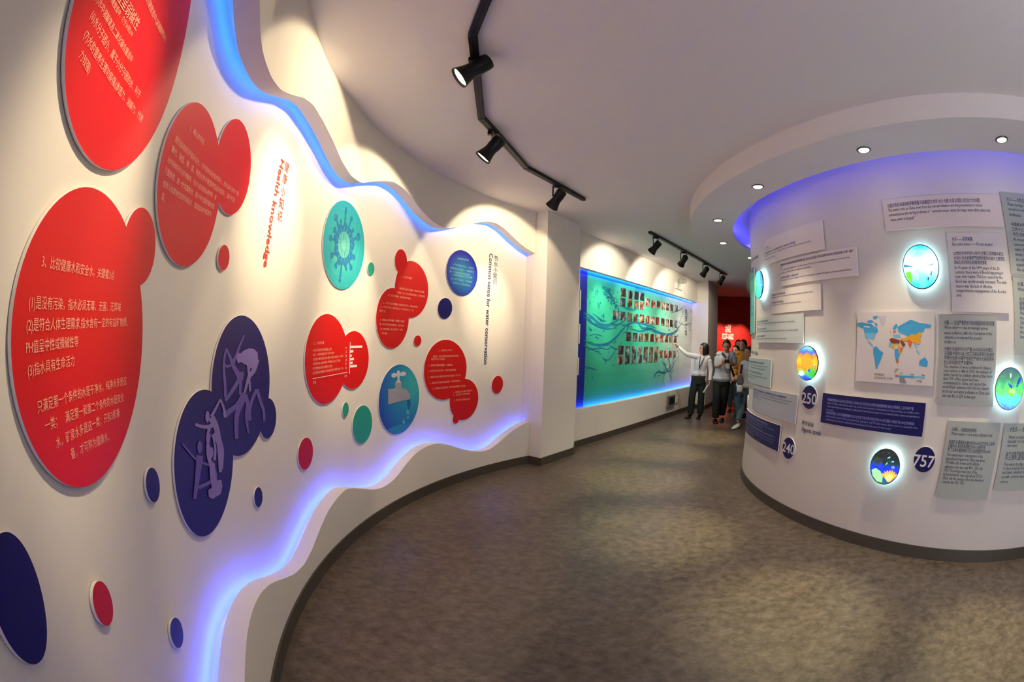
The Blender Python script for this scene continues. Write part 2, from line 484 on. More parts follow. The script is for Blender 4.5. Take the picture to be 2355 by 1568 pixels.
for z, sg in ((mz_t, 1), (mz_b, -1)):
    V = [MW.P(s, z + sg * 0.09, n) for s, n in ((0, -0.10), (MW.L, -0.10), (MW.L, -MREC), (0, -MREC))]
    mk('light_channel', V, [[0, 1, 2, 3]], m_wall, parent=wm)
    V = [MW.P(s, z + sg * e, -0.104) for s, e in ((0.02, 0.022), (MW.L - .02, 0.022), (MW.L - .02, 0.04), (0.02, 0.04))]
    mk('led_strip', V, [[0, 1, 2, 3]], m_led2, parent=wm)
# far pilaster
pil2 = [(4.30, 11.2), (4.62, 10.905), (4.80, 10.64), (5.50, 11.55), (5.35, 12.2), (4.6, 12.2)]
struct(prism('pillar', pil2, 0, H, m_wall))
def base_run(pts, name, parent=None):
    parts = []
    for a, b in zip(pts, pts[1:]):
        d = (Vector(b) - Vector(a)).normalized(); n_ = Vector((d.y, -d.x)) * 0.006
        parts.append(beam((a[0] + n_.x - d.x * .004, a[1] + n_.y - d.y * .004, 0.05), (b[0] + n_.x + d.x * .006, b[1] + n_.y + d.y * .006, 0.05), 0.012, 0.10))
    V, F = merge(parts)
    return struct(mk(name, V, F, m_base))
base_run(pil[1:5], 'baseboard_pillar')
base_run([(0.955, 6.64), (4.62, 10.905)], 'baseboard_mural')
base_run(pil2[1:4], 'baseboard_far')

# red room beyond
RW = Flat((4.6, 14.6), (12.5, 11.6))
struct(slab('wall_red', RW, [(-1.5, 0), (RW.L, 0), (RW.L, H), (-1.5, H)], -0.1, 0, [m_redwall, m_redwall], step=0))
struct(prism('wall_red_side', [(4.6, 12.2), (5.35, 12.2), (5.35, 15.0), (4.6, 15.0)], 0, H, m_redwall))

# round room on the right with a dropped ring and a light cove
def ringwall(name, C_, R0, z0, z1, m_, a0=0, a1=2 * PI, seg=160, parent=None, R1=None, kind=True):
    V = []; F = []; full = abs(a1 - a0 - 2 * PI) < 1e-6; n = seg if full else seg + 1
    for i in range(n):
        a = a0 + (a1 - a0) * i / seg
        V += [(C_.x + R0 * math.cos(a), C_.y + R0 * math.sin(a), z0), (C_.x + (R1 or R0) * math.cos(a), C_.y + (R1 or R0) * math.sin(a), z1)]
    for i in range(seg):
        j = (i + 1) % n; F.append([2 * i, 2 * j, 2 * j + 1, 2 * i + 1])
    return V, F
V, F = ringwall('w', DRUM.c, DRUM.R, 0, H, None)
drum = struct(mk('wall_round', V, F, m_drum, origin=(DRUM.c.x, DRUM.c.y, 0), smooth=True))
V, F = merge([ringwall('b', DRUM.c, DRUM.R + 0.012, 0, 0.10, None), ringwall('b', DRUM.c, DRUM.R + 0.012, 0.10, 0.10, None, R1=DRUM.R)])
struct(mk('baseboard_round', V, F, m_base, origin=(DRUM.c.x, DRUM.c.y, 0)))
RI, RO, RL = 3.066, 3.609, 3.285
V, F = merge([ringwall('r', DRUM.c, RO, ZR, H, None), ringwall('r', DRUM.c, RI, ZR, ZR, None, R1=RO), ringwall('r', DRUM.c, RI, ZR, ZR + 0.05, None)])
ring = struct(mk('ceiling_ring', V, F, m_ceil, origin=(DRUM.c.x, DRUM.c.y, ZR)))
m_led3 = mat('violet_led', '3020ff', emit=(0.03, 0.03, 1.0, 1), es=7.5)
V, F = ringwall('l', DRUM.c, RI + 0.03, ZR + 0.052, ZR + 0.052, None, R1=RI + 0.07)
mk('led_strip', V, F, m_led3, parent=ring)
# ------------------------------------------------------------------ track lights and downlights
m_black = mat('black_metal', '0c0c0c', 0.42, metal=0.3)
m_lens = mat('lamp_lens', 'fff2c8', emit=(1.0, 0.86, 0.52, 1), es=9.0)
m_refl = mat('lamp_reflector', 'e8d9a8', 0.2, metal=0.9, emit=(1.0, 0.8, 0.4, 1), es=1.5)
WARM = (1.0, 0.80, 0.50)
def rail(pts, label, ends=2):
    pts = [(p[0], p[1]) for p in pts]
    mid = pts[len(pts) // 2]
    t = empty('track_rail', (mid[0], mid[1], H))
    tag(t, label, 'lighting track')
    for a, b in zip(pts, pts[1:]):
        A = Vector((*a, H - 0.016)); B = Vector((*b, H - 0.016))
        mk('rail_segment', *beam(A, B, 0.050, 0.034), m_black, parent=t)
        d = (B - A).normalized(); x = d.cross(Vector((0, 0, 1)))
        mk('contact_strip', *merge([beam(A + x * q + Vector((0, 0, -0.017)), B + x * q + Vector((0, 0, -0.017)), 0.010, 0.005) for q in (-0.012, 0.012)]), mat('rail_edge', '2b2b2b', 0.35, metal=0.5), parent=t)
    for p in pts[1:-1]:
        mk('joint', *lathe([(0.022, 0), (0.022, 0.034), (0.018, 0.038)], (*p, H), (0, 0, -1), 14), m_black, parent=t)
    for p, q in ((pts[0], pts[1]), (pts[-1], pts[-2])):
        d = (Vector(p) - Vector(q)).normalized()
        mk('end_cap', *beam((p[0] - d.x * .004, p[1] - d.y * .004, H - .017), (p[0] + d.x * .012, p[1] + d.y * .012, H - .017), 0.038, 0.034), m_black, parent=t)
    return t
def track_head(mount, aim, label, power, group, color=WARM, wide=0.35, spot=58, L=0.15, sc=1.0, drop=0.10, wspot=112, wblend=0.12):
    mx, my = mount; top = Vector((mx, my, H - 0.03)); piv = Vector((mx, my, H - 0.03 - drop * sc))
    d = (Vector(aim) - piv).normalized()
    t = empty('track_spotlight', (mx, my, H - 0.03)); tag(t, label, 'spotlight', group)
    mk('adapter', *beam((mx - 0.045, my, H - 0.045), (mx + 0.045, my, H - 0.045), 0.032, 0.026), m_black, parent=t)
    side = d.cross(Vector((0, 0, 1))).normalized()
    a1 = Vector((mx, my, H - 0.058))
    mk('bracket', *merge([beam(a1 - side * .05 * sc, a1 + side * .05 * sc, .016, .006), beam(a1 - side * .05 * sc, piv - side * .05 * sc, .016, .005, up=d), beam(a1 + side * .05 * sc, piv + side * .05 * sc, .016, .005, up=d)]), m_black, parent=t)
    b = piv - d * (L * 0.45 * sc)
    prof = [(0.020, 0), (0.036, 0.004), (0.038, 0.02), (0.037, 0.06), (0.034, 0.085), (0.038, 0.11), (0.049, 0.148), (0.050, 0.152), (0.046, 0.150), (0.040, 0.135)]
    prof = [(r * sc, h * sc * L / 0.15) for r, h in prof]
    h = mk('lamp_housing', *lathe(prof, b, d, 24), m_black, parent=t, smooth=False)
    for p in h.data.polygons: p.use_smooth = len(p.vertices) == 4
    e = b + d * (L * 0.93 * sc)
    mk('lens', *lathe([(0.0435 * sc, 0), (0.0435 * sc, 0.003)], e, d, 24), m_lens, parent=t)
    mk('lens_ring', *lathe([(0.030 * sc, 0.004), (0.026 * sc, 0.006)], e, d, 20), m_refl, parent=t)
    q = e + d * 0.03
    if power:
        light('spot_beam', 'SPOT', q, q + d, power, color, spot_size=rad(spot), spot_blend=0.95, shadow_soft_size=0.03)
        light('spot_spill', 'SPOT', q, q + d, power * wide, color, spot_size=rad(wspot), spot_blend=wblend, shadow_soft_size=0.03)
    return t
tp = [atz(*p, H - .02) for p in [(1118, 0), (1087, 79), (1107, 271), (1210, 386), (1342, 459)]]
d0 = (tp[0] - tp[1]).normalized()
tp = [tp[1] + d0 * 1.35] + tp[1:]
rail(tp, 'long black ceiling light track bending above the bubble wall')
rail([atz(1494.6, 535, H - .02), atz(1670, 632.6, H - .02)], 'straight black ceiling light track in front of the water mural')
GH = 'spotlights on the bent track'
def wallpt(p): s, z = ARC.px(p, -GAP); return ARC.P(s, z, -GAP)
hd = [atz(*p, H - .04) for p in [(1096, 136), (1135, 305), (1283, 428)]]
h0 = tp[1] + d0 * 1.02
track_head((h0.x, h0.y), wallpt((200, 405)), 'black spotlight on the bent track outside the top edge', 48, GH, wide=.05, spot=36, sc=1.4)
track_head((hd[0].x, hd[0].y), wallpt((625, 490)), 'large black spotlight nearest the camera with lit lens facing left', 48, GH, drop=.055, wide=0.45, spot=46, sc=1.4)
track_head((hd[1].x, hd[1].y), wallpt((800, 720)), 'middle black spotlight on the bent track, seen above the cyan disc', 44, GH, wide=0.5, spot=42, sc=1.4)
track_head((hd[2].x, hd[2].y), wallpt((1118, 700)), 'black spotlight hanging near the far end of the bent track', 46, GH, wide=0.6, spot=42, sc=1.4)
G2 = 'spotlights on the mural track'
lab = ['first and leftmost black spotlight on the track before the mural', 'second black spotlight from the left on the mural track', 'third black spotlight from the left on the mural track', 'fourth and rightmost black spotlight on the mural track']
aimp = [(1395, 700), (1490, 725), (1540, 745), (1580, 765)]
for i, p in enumerate([(1508, 546), (1572, 580), (1622, 607), (1660, 628)]):
    q = atz(*p, H - .04); s, z = MW.px(aimp[i])
    track_head((q.x, q.y), MW.P(s, z), lab[i], (52, 60, 52, 36)[i], G2, spot=44, wide=0.45, sc=1.35, drop=0.11, color=(1.0, 0.88, 0.66), wspot=118, wblend=0.3)
# downlights in the ring
m_bezel = mat('downlight_bezel', '6e675e', 0.35, metal=0.8)
m_dl = mat('downlight_lamp', 'ffffff', emit=(1.0, 0.93, 0.78, 1), es=14.0)
angs = []
for p in [(2305, 317), (1987, 344), (1751, 430), (1660, 506), (1662, 558), (1706, 594)]:
    q = atz(*p, ZR); angs.append(math.atan2(q.y - DRUM.c.y, q.x - DRUM.c.x))
dl_lab = ['round downlight in the ring soffit near the right edge', 'round downlight in the ring soffit above the blue cove, second from right', 'round downlight in the ring soffit at its front left curve', 'round downlight at the left bend of the ring soffit', 'round downlight just below the left bend of the ring soffit', 'smallest farthest round downlight where the ring meets the round wall']
def downlight(a, label, power=42):
    x = DRUM.c.x + RL * math.cos(a); y = DRUM.c.y + RL * math.sin(a)
    t = empty('downlight', (x, y, ZR)); tag(t, label, 'downlight', 'downlights in the ceiling ring')
    mk('bezel', *lathe([(0.043, 0), (0.060, 0.001), (0.062, 0.005), (0.048, 0.010), (0.043, 0.004)], (x, y, ZR), (0, 0, -1), 24), m_bezel, parent=t, smooth=True)
    mk('lamp', *lathe([(0.042, 0.0), (0.044, 0.008), (0.024, 0.012)], (x, y, ZR), (0, 0, -1), 24), m_dl, parent=t, smooth=True)
    inn = Vector((-math.cos(a), -math.sin(a), 0))
    light('downlight_beam', 'SPOT', (x, y, ZR - 0.03), Vector((x, y, ZR - 1.03)) + inn * -0.10, power, (1.0, 0.87, 0.58), spot_size=rad(80), spot_blend=0.7, shadow_soft_size=0.035)
    light('downlight_pool', 'SPOT', (x, y, ZR - 0.03), Vector((x, y, 0)) - inn * 0.85, power * 3.6, (1.0, 0.93, 0.45), spot_size=rad(32), spot_blend=0.9, shadow_soft_size=0.035)
for a, l in zip(angs, dl_lab): downlight(a, l)
downlight(angs[0] + rad(21), 'round downlight in the ring soffit beyond the right edge', 30)
# red room lights
for i, (p, pw) in enumerate([((1655, 760), 90), ((1681, 740), 70), ((1702, 745), 90)]):
    s, z = RW.px(p); q = RW.P(s, 3.0, 0.75)
    light('red_room_beam', 'SPOT', q, RW.P(s, 1.4, 0.0), pw, (1.0, 0.75, 0.5), spot_size=rad(46), spot_blend=0.7, shadow_soft_size=0.04)
# ------------------------------------------------------------------ bubble panels on the left wall
PN0, PN1 = -GAP + 0.003, -GAP + 0.011
m_edge = mat('board_edge', 'ece4e0', 0.5)
m_red = mat('red_gloss_board', 'd80a05', 0.45, spec=0.25)
m_red2 = mat('deep_red_board', 'c80a08', 0.5, spec=0.3)
m_crim = mat('crimson_board', 'c8062e', 0.5, spec=0.3)
m_navy = mat('navy_board', '0f0962', 0.45, spec=0.3)
m_teal = mat('teal_board', '129a86', 0.45)
m_txt = mat('cream_print', 'f5b095', 0.6)
m_wtxt = mat('white_print', 'f6ece6', 0.6)
m_mauve = mat('mauve_print', '6450a4', 0.6)
m_mauve2 = mat('light_mauve_print', '8672ba', 0.6)
m_navyt = mat('navy_print', '232070', 0.6)
m_redt = mat('red_print', 'd23018', 0.6)
def spacer(o, sc, zc):
    mk('spacer', *lathe([(0.012, 0), (0.012, 0.0035)], ARC.P(sc, zc, -GAP), ARC.P(sc, zc, 0) - ARC.P(sc, zc, -GAP), 10), m_edge, parent=o)
def board(name, Es, m_, label, cat='panel', group=None):
    poly = blob(Es) if len(Es) > 1 else [epoint(Es[0], 2 * PI * i / 64) for i in range(64)]
    o = slab(name, ARC, poly, PN0, PN1, [m_, m_edge], step=0.05)
    tag(o, label, cat, group)
    spacer(o, Es[0][0], Es[0][1])
    return o
def E(**k): return ell(ARC, PN1, **k)
def G(**k): return gell(ARC, PN1, **k)
def fit_disc(P):
    x0, x1 = min(p[0] for p in P), max(p[0] for p in P); y0, y1 = min(p[1] for p in P), max(p[1] for p in P)
    r0 = max(x1 - x0, y1 - y0) / 2; c0 = [(x0 + x1) / 2, (y0 + y1) / 2, r0, r0]
    f = lambda v: sum((math.hypot((p[0] - v[0]) / v[2], (p[1] - v[1]) / v[3]) - 1)**2 for p in P) * v[2] * v[3] / len(P) + .004 * (v[2] - v[3])**2
    st = [.05] * 4; cur = f(c0)
    for _ in range(600):
        for i in range(4):
            for sg in (1, -1):
                v = list(c0); v[i] += sg * st[i]
                if v[2] > .02 and v[3] > .02:
                    q = f(v)
                    if q < cur:
                        c0, cur = v, q; break
            else: st[i] = max(st[i] * .75, 1e-5)
    return tuple(c0)
def O(*P): return fit_disc([ARC.px(p, PN1) for p in P])
TN = PN1 + 0.0015
# the top disc is only partly in the photograph: least-squares circle-like ellipse through its seen edge
TP = [ARC.px(p, PN1) for p in [(184, 0), (161, 46), (147, 107), (143.5, 168), (147, 237), (165, 306), (191, 352), (230, 383), (260, 386), (298, 364), (344, 314), (383, 249), (413, 165), (429, 77), (436, 0)]]
top_e = fit_disc(TP)
top_disc = board('text_disc', [top_e], m_red, 'huge red disc with lines of print cut off by the top edge')
tcol = m_txt
letters(ARC, TN, [
    ('水的硬度适中(以碳酸钙计)', (335, -15), (381, 92)), ('PH值呈弱碱性', (262, -42), (318, 60)), ('(4)水的硬度适中，介于30到200', (244, -28), (305, 80)),
    ('(5)水中溶解氧及二氧化碳含量适中', (222, -12), (304, 138)), ('(6)水分子团小，属于小分子团的水，利于', (211, 30), (322, 220)),
    ('(7)水的营养生理功能强(渗透力、溶解力、代谢', (196, 75), (328, 275)), ('力较强)', (185, 122), (207, 162))], tcol, top_disc, res=1)
p3 = board('text_disc', [O((196,434),(143.5,453),(96,505),(57,591),(33.5,687),(25,783),(31,888),(53,984),(96,1060),(143.5,1103),(187,1115),(230,1103),(273,1041),(306,950),(325,831),(326,735),(323,658),(291,517),(258,462),(230,441)), O((291,517),(306,491),(330,480),(349,500),(359,553),(352,601),(335,644),(323,658))], m_red, 'large red bubble board with numbered lines about healthy water, lower left')
letters(ARC, TN, [
    ('3、比较健康水和安全水，关键看3点', (97, 600), (263, 634)), ('(1)是没有污染，指水必须无毒、无害、无异味', (67, 695), (278, 707)),
    ('(2)是符合人体生理需求,指水含有一定的有益矿物质、', (61, 748), (294, 741)), ('PH值呈中性或微碱性等', (60, 800), (180, 785)), ('(3)指水具有生命活力', (64, 853), (171, 829)),
    ('只满足第一个条件的水是干净水，纯净水多是这', (86, 938), (291, 875)), ('一类；　满足第一和第二个条件的水是安全', (104, 980), (285, 913)),
    ('水，矿泉水多是这一类；只有3条兼', (129, 1020), (275, 948)), ('备，才可称为健康水。', (163, 1045), (251, 1003))], tcol, p3, res=2)
p1 = board('text_disc', [O((452,244),(431.5,252),(405,280),(384,319),(366,376),(358,444),(360,497),(369,544),(384,580),(403,601),(424,609),(450,599),(471,570),(486,531),(503,476),(505,321),(494,285),(476,253)), O((505,321),(520,293),(544,280),(562,290),(575,324),(579,361),(573,418),(557,463),(539,487),(528,493),(512.5,486),(504,476))], m_red, 'red two-lobed bubble board with slanting print above the purple one')
letters(ARC, TN, [
    ('1、喝水的学问', (438, 294), (469, 328)), ('剧烈运动前后不能补白水，也不能补高浓度的果汁，而应该补含有少量', (404, 318), (549, 446)), ('糖分、钠盐、钾、镁、钙的水的平衡营养型运动饮料，以补充运', (395, 341), (540, 461)),
    ('动中身体所失去的电解质。空白水会造成血液稀释，增', (386, 366), (497, 455)), ('汗量剧增，进一步加重脱水，果汁中过高的糖浓度', (379, 390), (493, 476)),
    ('使果汁由胃排空的时间延长，造成运动中胃部不', (375, 421), (486, 494)), ('适。', (372, 449), (380, 459))], tcol, p1, res=1)
pu = board('figure_disc', [O((559,724),(531,739),(510,770),(496,812),(486,875),(536,1046),(548,1048),(569.5,1039),(590.5,1009),(619,914),(620,868),(613,812),(597.5,763),(580,733)), O((485,898),(468,894),(447,907),(422,949),(406,1005),(399,1072),(403,1128),(418.6,1181),(440,1216),(468,1230),(492,1219),(513,1184),(527,1139),(534,1089),(535,1046)), O((619,916),(627,921),(635,953),(631,988),(615,1008),(600,993))], m_navy, 'dark purple-blue bubble board printed with mauve dancing figures')
def pz(px, py, x0, y0, k): return ARC.px((x0 + px / k, y0 + py / k), TN)
def poly4(P): return [pz(x, y, 380, 700, 2.85) for x, y in P]
def st4(P, w0, w1=None, k=4): return [poly4(q) for q in stroke(P, w0 / .0026, None if w1 is None else w1 / .0026, k)]
sh = []
sh += st4([(400, 285), (385, 370), (385, 440), (392, 520), (395, 610)], .035, .05); sh += st4([(402, 290), (425, 345), (445, 400), (468, 440), (500, 500)], .03, .10)
sh += st4([(520, 200), (490, 265), (465, 335), (445, 385)], .02, .06); sh += st4([(395, 630), (430, 580), (480, 500), (505, 455)], .05, .08)
sh += st4([(505, 440), (495, 500), (490, 590)], .05, .04); sh += st4([(430, 400), (400, 405), (390, 390)], .05, .03)
dancers = [sh]
sh = [poly4([(485, 330), (510, 305), (545, 288), (580, 290), (605, 315), (608, 360), (595, 400), (565, 420), (535, 410), (545, 370), (515, 380), (490, 372)])]
sh += st4([(600, 360), (580, 430), (550, 475), (535, 520), (520, 580)], .09, .03); sh += st4([(545, 400), (550, 480), (556, 570)], .05, .025)
sh.append([ARC.px((380 + 484 / 2.85, 700 + 352 / 2.85), TN)] and [pz(484 + 16 * math.cos(a), 350 + 34 * math.sin(a), 380, 700, 2.85) for a in [i * PI / 7 for i in range(14)]])
dancers.append(sh)
sh = st4([(600, 555), (570, 620), (550, 700), (555, 760)], .05, .06) + st4([(600, 555), (625, 640), (645, 700), (648, 765)], .06, .04)
sh += st4([(520, 590), (540, 660), (530, 730), (545, 845)], .08, .03) + st4([(505, 600), (470, 660), (420, 700), (385, 730)], .07, .10) + st4([(500, 640), (470, 720), (465, 800), (468, 880)], .09, .06)
sh.append([pz(510 + 22 * math.cos(a), 610 + 34 * math.sin(a), 380, 700, 2.85) for a in [i * PI / 7 for i in range(14)]])
dancers.append(sh)
sh = st4([(360, 620), (330, 680), (300, 735)], .03, .05) + st4([(362, 625), (385, 690), (390, 740)], .03, .05) + st4([(195, 785), (240, 800), (290, 800), (330, 770)], .05, .08)
sh += st4([(300, 740), (330, 800), (350, 880), (372, 960), (368, 1080)], .12, .04); sh += st4([(290, 800), (275, 880), (290, 960)], .05, .04); sh += st4([(310, 850), (345, 900), (355, 1000), (360, 1100)], .08, .05)
sh.append([pz(275 + 14 * math.cos(a), 735 + 38 * math.sin(a), 380, 700, 2.85) for a in [i * PI / 7 for i in range(14)]])
dancers.append(sh)
sh = st4([(112, 915), (150, 960), (195, 1010), (250, 1040), (300, 1060), (330, 1110), (320, 1150)], .03, .05) + st4([(225, 990), (215, 1080), (205, 1170), (190, 1275)], .12, .05) + st4([(215, 1200), (260, 1180), (320, 1150)], .07, .06)
sh.append([pz(224 + 16 * math.cos(a), 935 + 42 * math.sin(a), 380, 700, 2.85) for a in [i * PI / 7 for i in range(14)]])
dancers.append(sh)
sh = st4([(290, 850), (275, 930), (285, 1010), (310, 1060)], .03, .08) + st4([(310, 860), (325, 940), (320, 1020)], .03, .05) + st4([(305, 1040), (310, 1120), (325, 1200)], .09, .12)
sh.append(poly4([(280, 1215), (320, 1190), (345, 1150), (365, 1150), (372, 1190), (362, 1240), (330, 1260), (310, 1275), (282, 1260)]))
sh.append([pz(300 + 13 * math.cos(a), 970 + 38 * math.sin(a), 380, 700, 2.85) for a in [i * PI / 7 for i in range(14)]])
dancers.append(sh)
for i, sh in enumerate(dancers): printed('dancing_figure', ARC, TN + 0.0004 * i, sh, m_mauve if i % 2 == 0 else m_mauve2, pu)

def dots(items):
    for nm, e, m_, label in items: board(nm, [e], m_, label, 'disc', 'small round discs on the bubble wall')
dots([
    ('navy_disc', O((0,1224),(12,1223),(45,1245),(75,1300),(98,1370),(110,1440),(108,1490),(95,1515),(75,1521),(40,1500),(5,1460)), m_navy, 'big dark navy disc cut off at the lower left edge'),
    ('red_disc', G(L=(214, 1370), R=(261, 1405), T=(229, 1336), B=(246, 1439)), m_red2, 'small red disc at the lower left, right of the big navy disc'),
    ('navy_disc', G(L=(336, 1110), R=(368, 1120), T=(349, 1075), B=(355, 1155)), m_navy, 'small navy disc left of the purple bubble board'),
    ('blue_disc', G(L=(392, 1450), R=(422, 1462), T=(404, 1420), B=(411, 1490)), m_navy, 'small blue disc lowest on the wall beneath the purple board'),
    ('navy_disc', G(L=(585, 1142), R=(604, 1144), T=(595, 1120), B=(595, 1166)), m_navy, 'tiny navy disc right below the purple bubble board'),
    ('crimson_disc', G(L=(686, 1043), R=(720, 1043), T=(706, 1006), B=(701, 1080)), m_crim, 'crimson disc between the purple board and the blue glow'),
    ('red_disc', G(L=(502, 592), R=(528, 592), T=(517, 563), B=(514, 622)), m_red2, 'tiny red disc under the slanting red board'),
    ('teal_disc', G(L=(846, 618), R=(861, 618), T=(854, 603), B=(854, 633)), m_teal, 'tiny teal disc right of the splash picture disc'),
    ('teal_disc', G(L=(788, 942), R=(802, 942), T=(796, 925), B=(794, 959)), m_teal, 'tiny teal disc below the red chart board'),
    ('teal_disc', G(L=(811, 977), R=(856, 975), T=(836, 932), B=(830, 1020)), m_teal, 'medium teal disc left of the tap picture'),
    ('red_disc', G(L=(952, 783), R=(969, 783), T=(961, 771), B=(960, 796)), m_red2, 'tiny red disc between the two far red text boards'),
    ('blue_disc', G(L=(1007, 708), R=(1040, 708), T=(1025, 685), B=(1023, 733)), m_navy, 'blue disc just under the blue gradient text disc'),
    ('red_disc', G(L=(1131, 885), R=(1157, 885), T=(1147, 864), B=(1143, 905)), m_red2, 'red disc beneath the vertical navy lettering by the pillar')])
def grad_mat(name, c0, c1, cx=0.5, cy=0.5, r=0.6, mid=None, rough=0.45):
    m = bpy.data.materials.new(name); m.use_nodes = True; nt = m.node_tree; N = nt.nodes; L = nt.links; b = N['Principled BSDF']; b.inputs['Roughness'].default_value = rough
    uv = N.new('ShaderNodeUVMap'); uv.uv_map = 'UVMap'; d = N.new('ShaderNodeVectorMath'); d.operation = 'DISTANCE'; L.new(uv.outputs[0], d.inputs[0]); d.inputs[1].default_value = (cx, cy, 0)
    rp = N.new('ShaderNodeValToRGB'); e = rp.color_ramp.elements; e[0].position = 0; e[0].color = lin(c0); e[1].position = r; e[1].color = lin(c1)
    if mid: q = e.new(r * 0.5); q.color = lin(mid)
    L.new(d.outputs['Value'], rp.inputs[0]); L.new(rp.outputs[0], b.inputs['Base Color']); return m
e_sp = E(L=(743, 563), R=(838, 563), T=(794, 461), B=(788, 665))
sp = board('picture_disc', [e_sp], grad_mat('splash_water', '7fd6c8', '16a6bc', 0.5, 0.45, 0.55, '30b8bc'), 'cyan round picture of a blue water splash crown', 'picture disc')
m_splash = mat('splash_blue', '1f7fb8', 0.4); m_sl = mat('splash_light', '5cc8cf', 0.4)
def dz(e, x, y): return (e[0] + e[2] * x, e[1] + e[3] * y)
sh = []
for k, (a, r1, w_) in enumerate([(95, .78, .06), (70, .70, .05), (48, .55, .035), (25, .72, .07), (0, .42, .035), (-22, .55, .05), (-48, .62, .05), (-70, .55, .04), (-95, .78, .06), (-120, .60, .05), (-148, .62, .05), (178, .66, .05), (155, .55, .05), (135, .72, .06), (118, .55, .035)]):
    a = rad(a); c_, s_ = math.cos(a), math.sin(a)
    sh += stroke([dz(e_sp, .34 * c_, .34 * s_), dz(e_sp, .48 * c_, .48 * s_), dz(e_sp, r1 * c_, r1 * s_)], w_ * .5, w_ * .28, 3)
    sh.append([dz(e_sp, r1 * c_ + w_ * 1.2 * math.cos(q) * abs(c_) + w_ * .8 * math.cos(q) * abs(s_), r1 * s_ + w_ * 1.5 * math.sin(q)) for q in [i * PI / 6 for i in range(12)]])
printed('splash_crown', ARC, TN, sh, m_splash, sp)
rg = []
for i in range(30):
    a, b = 2 * PI * i / 30, 2 * PI * (i + 1) / 30; q = lambda t, r: dz(e_sp, r * math.cos(t), r * math.sin(t) * 1.02)
    ro = lambda t: .47 + .05 * math.sin(t * 9); rg.append([q(a, .30), q(b, .30), q(b, ro(b)), q(a, ro(a))])
printed('splash_ring', ARC, TN + .0004, rg, m_splash, sp)
cr = []
for i in range(16):
    a = rad(i * 22.5 + 8); cr += stroke([dz(e_sp, .12 * math.cos(a), .12 * math.sin(a)), dz(e_sp, .24 * math.cos(a + .2), .24 * math.sin(a + .2)), dz(e_sp, .40 * math.cos(a), .40 * math.sin(a))], .006, .004, 3)
for i in range(26):
    a = rad(i * 13.8); r_ = .62 + .3 * random.random(); cr += stroke([dz(e_sp, r_ * math.cos(a), r_ * math.sin(a)), dz(e_sp, (r_ + .04) * math.cos(a + .12), (r_ + .04) * math.sin(a + .12)), dz(e_sp, r_ * math.cos(a + .26), r_ * math.sin(a + .26))], .005, .003, 3)
printed('light_ripples', ARC, TN + .0008, cr, m_sl, sp)
e_f = E(L=(871, 917), R=(964, 915), T=(922, 838), B=(912, 998))
fc = board('picture_disc', [e_f], grad_mat('tap_background', '35b4b4', '1048b0', 0.85, 0.68, 0.85, '1a86b4'), 'blue round picture of a silver dripping water tap', 'picture disc')
def fz(P): return [ARC.px((680 + x / 4.9, 700 + y / 4.9), TN) for x, y in P]
m_tap = mat('tap_grey', '9a9ca6', 0.5); m_tapl = mat('tap_light', 'c9cbd2', 0.5)
printed('tap_print', ARC, TN, [fz([(1042, 955), (1085, 955), (1088, 985), (1125, 975), (1130, 920), (1192, 920), (1200, 940), (1245, 955), (1280, 995), (1295, 1050), (1283, 1068), (1240, 1076), (1232, 1045), (1190, 1050), (1150, 1065), (1090, 1085), (1080, 1118), (1042, 1127)]),
    fz([(1118, 880), (1195, 880), (1192, 920), (1118, 920)])], m_tap, fc)
printed('tap_handle', ARC, TN + .0005, [fz([(1143, 800), (1172, 800), (1168, 850), (1192, 880), (1125, 880), (1147, 850)]), fz([(1145, 780), (1110, 770), (1080, 785), (1080, 815), (1105, 828), (1145, 806)]), fz([(1170, 778), (1205, 755), (1240, 762), (1245, 790), (1215, 808), (1172, 805)]), fz([(1158 + 20 * math.cos(a), 775 + 33 * math.sin(a)) for a in [i * PI / 6 for i in range(12)]])], m_tapl, fc)
m_drop = mat('drop_blue', '4fb0cf', 0.4); m_dark = mat('water_dark', '1560a8', 0.4)
printed('water_jet', ARC, TN, [fz([(1255, 1075), (1285, 1068), (1302, 1120), (1285, 1150), (1278, 1200), (1268, 1170), (1255, 1120)])], m_dark, fc)
printed('water_drops', ARC, TN + .0003, [fz([(1262 + 18 * math.cos(a), 1212 + 30 * math.sin(a)) for a in [i * PI / 6 for i in range(12)]]), fz([(1264 + 13 * math.cos(a), 1275 + 20 * math.sin(a)) for a in [i * PI / 6 for i in range(12)]]), fz([(1205, 1340), (1200, 1310), (1212, 1320), (1222, 1290), (1228, 1315), (1235, 1340), (1220, 1350)]), fz([(1173 + 7 * math.cos(a), 1357 + 9 * math.sin(a)) for a in [i * PI / 6 for i in range(12)]])], m_drop, fc)
printed('water_surface', ARC, TN, [fz([(1030, 1412), (1060, 1400), (1090, 1378), (1130, 1365), (1170, 1375), (1210, 1362), (1250, 1345), (1300, 1325), (1270, 1380), (1220, 1425), (1170, 1452), (1110, 1455), (1070, 1440)])], mat('water_teal', '2288b8', 0.4), fc)
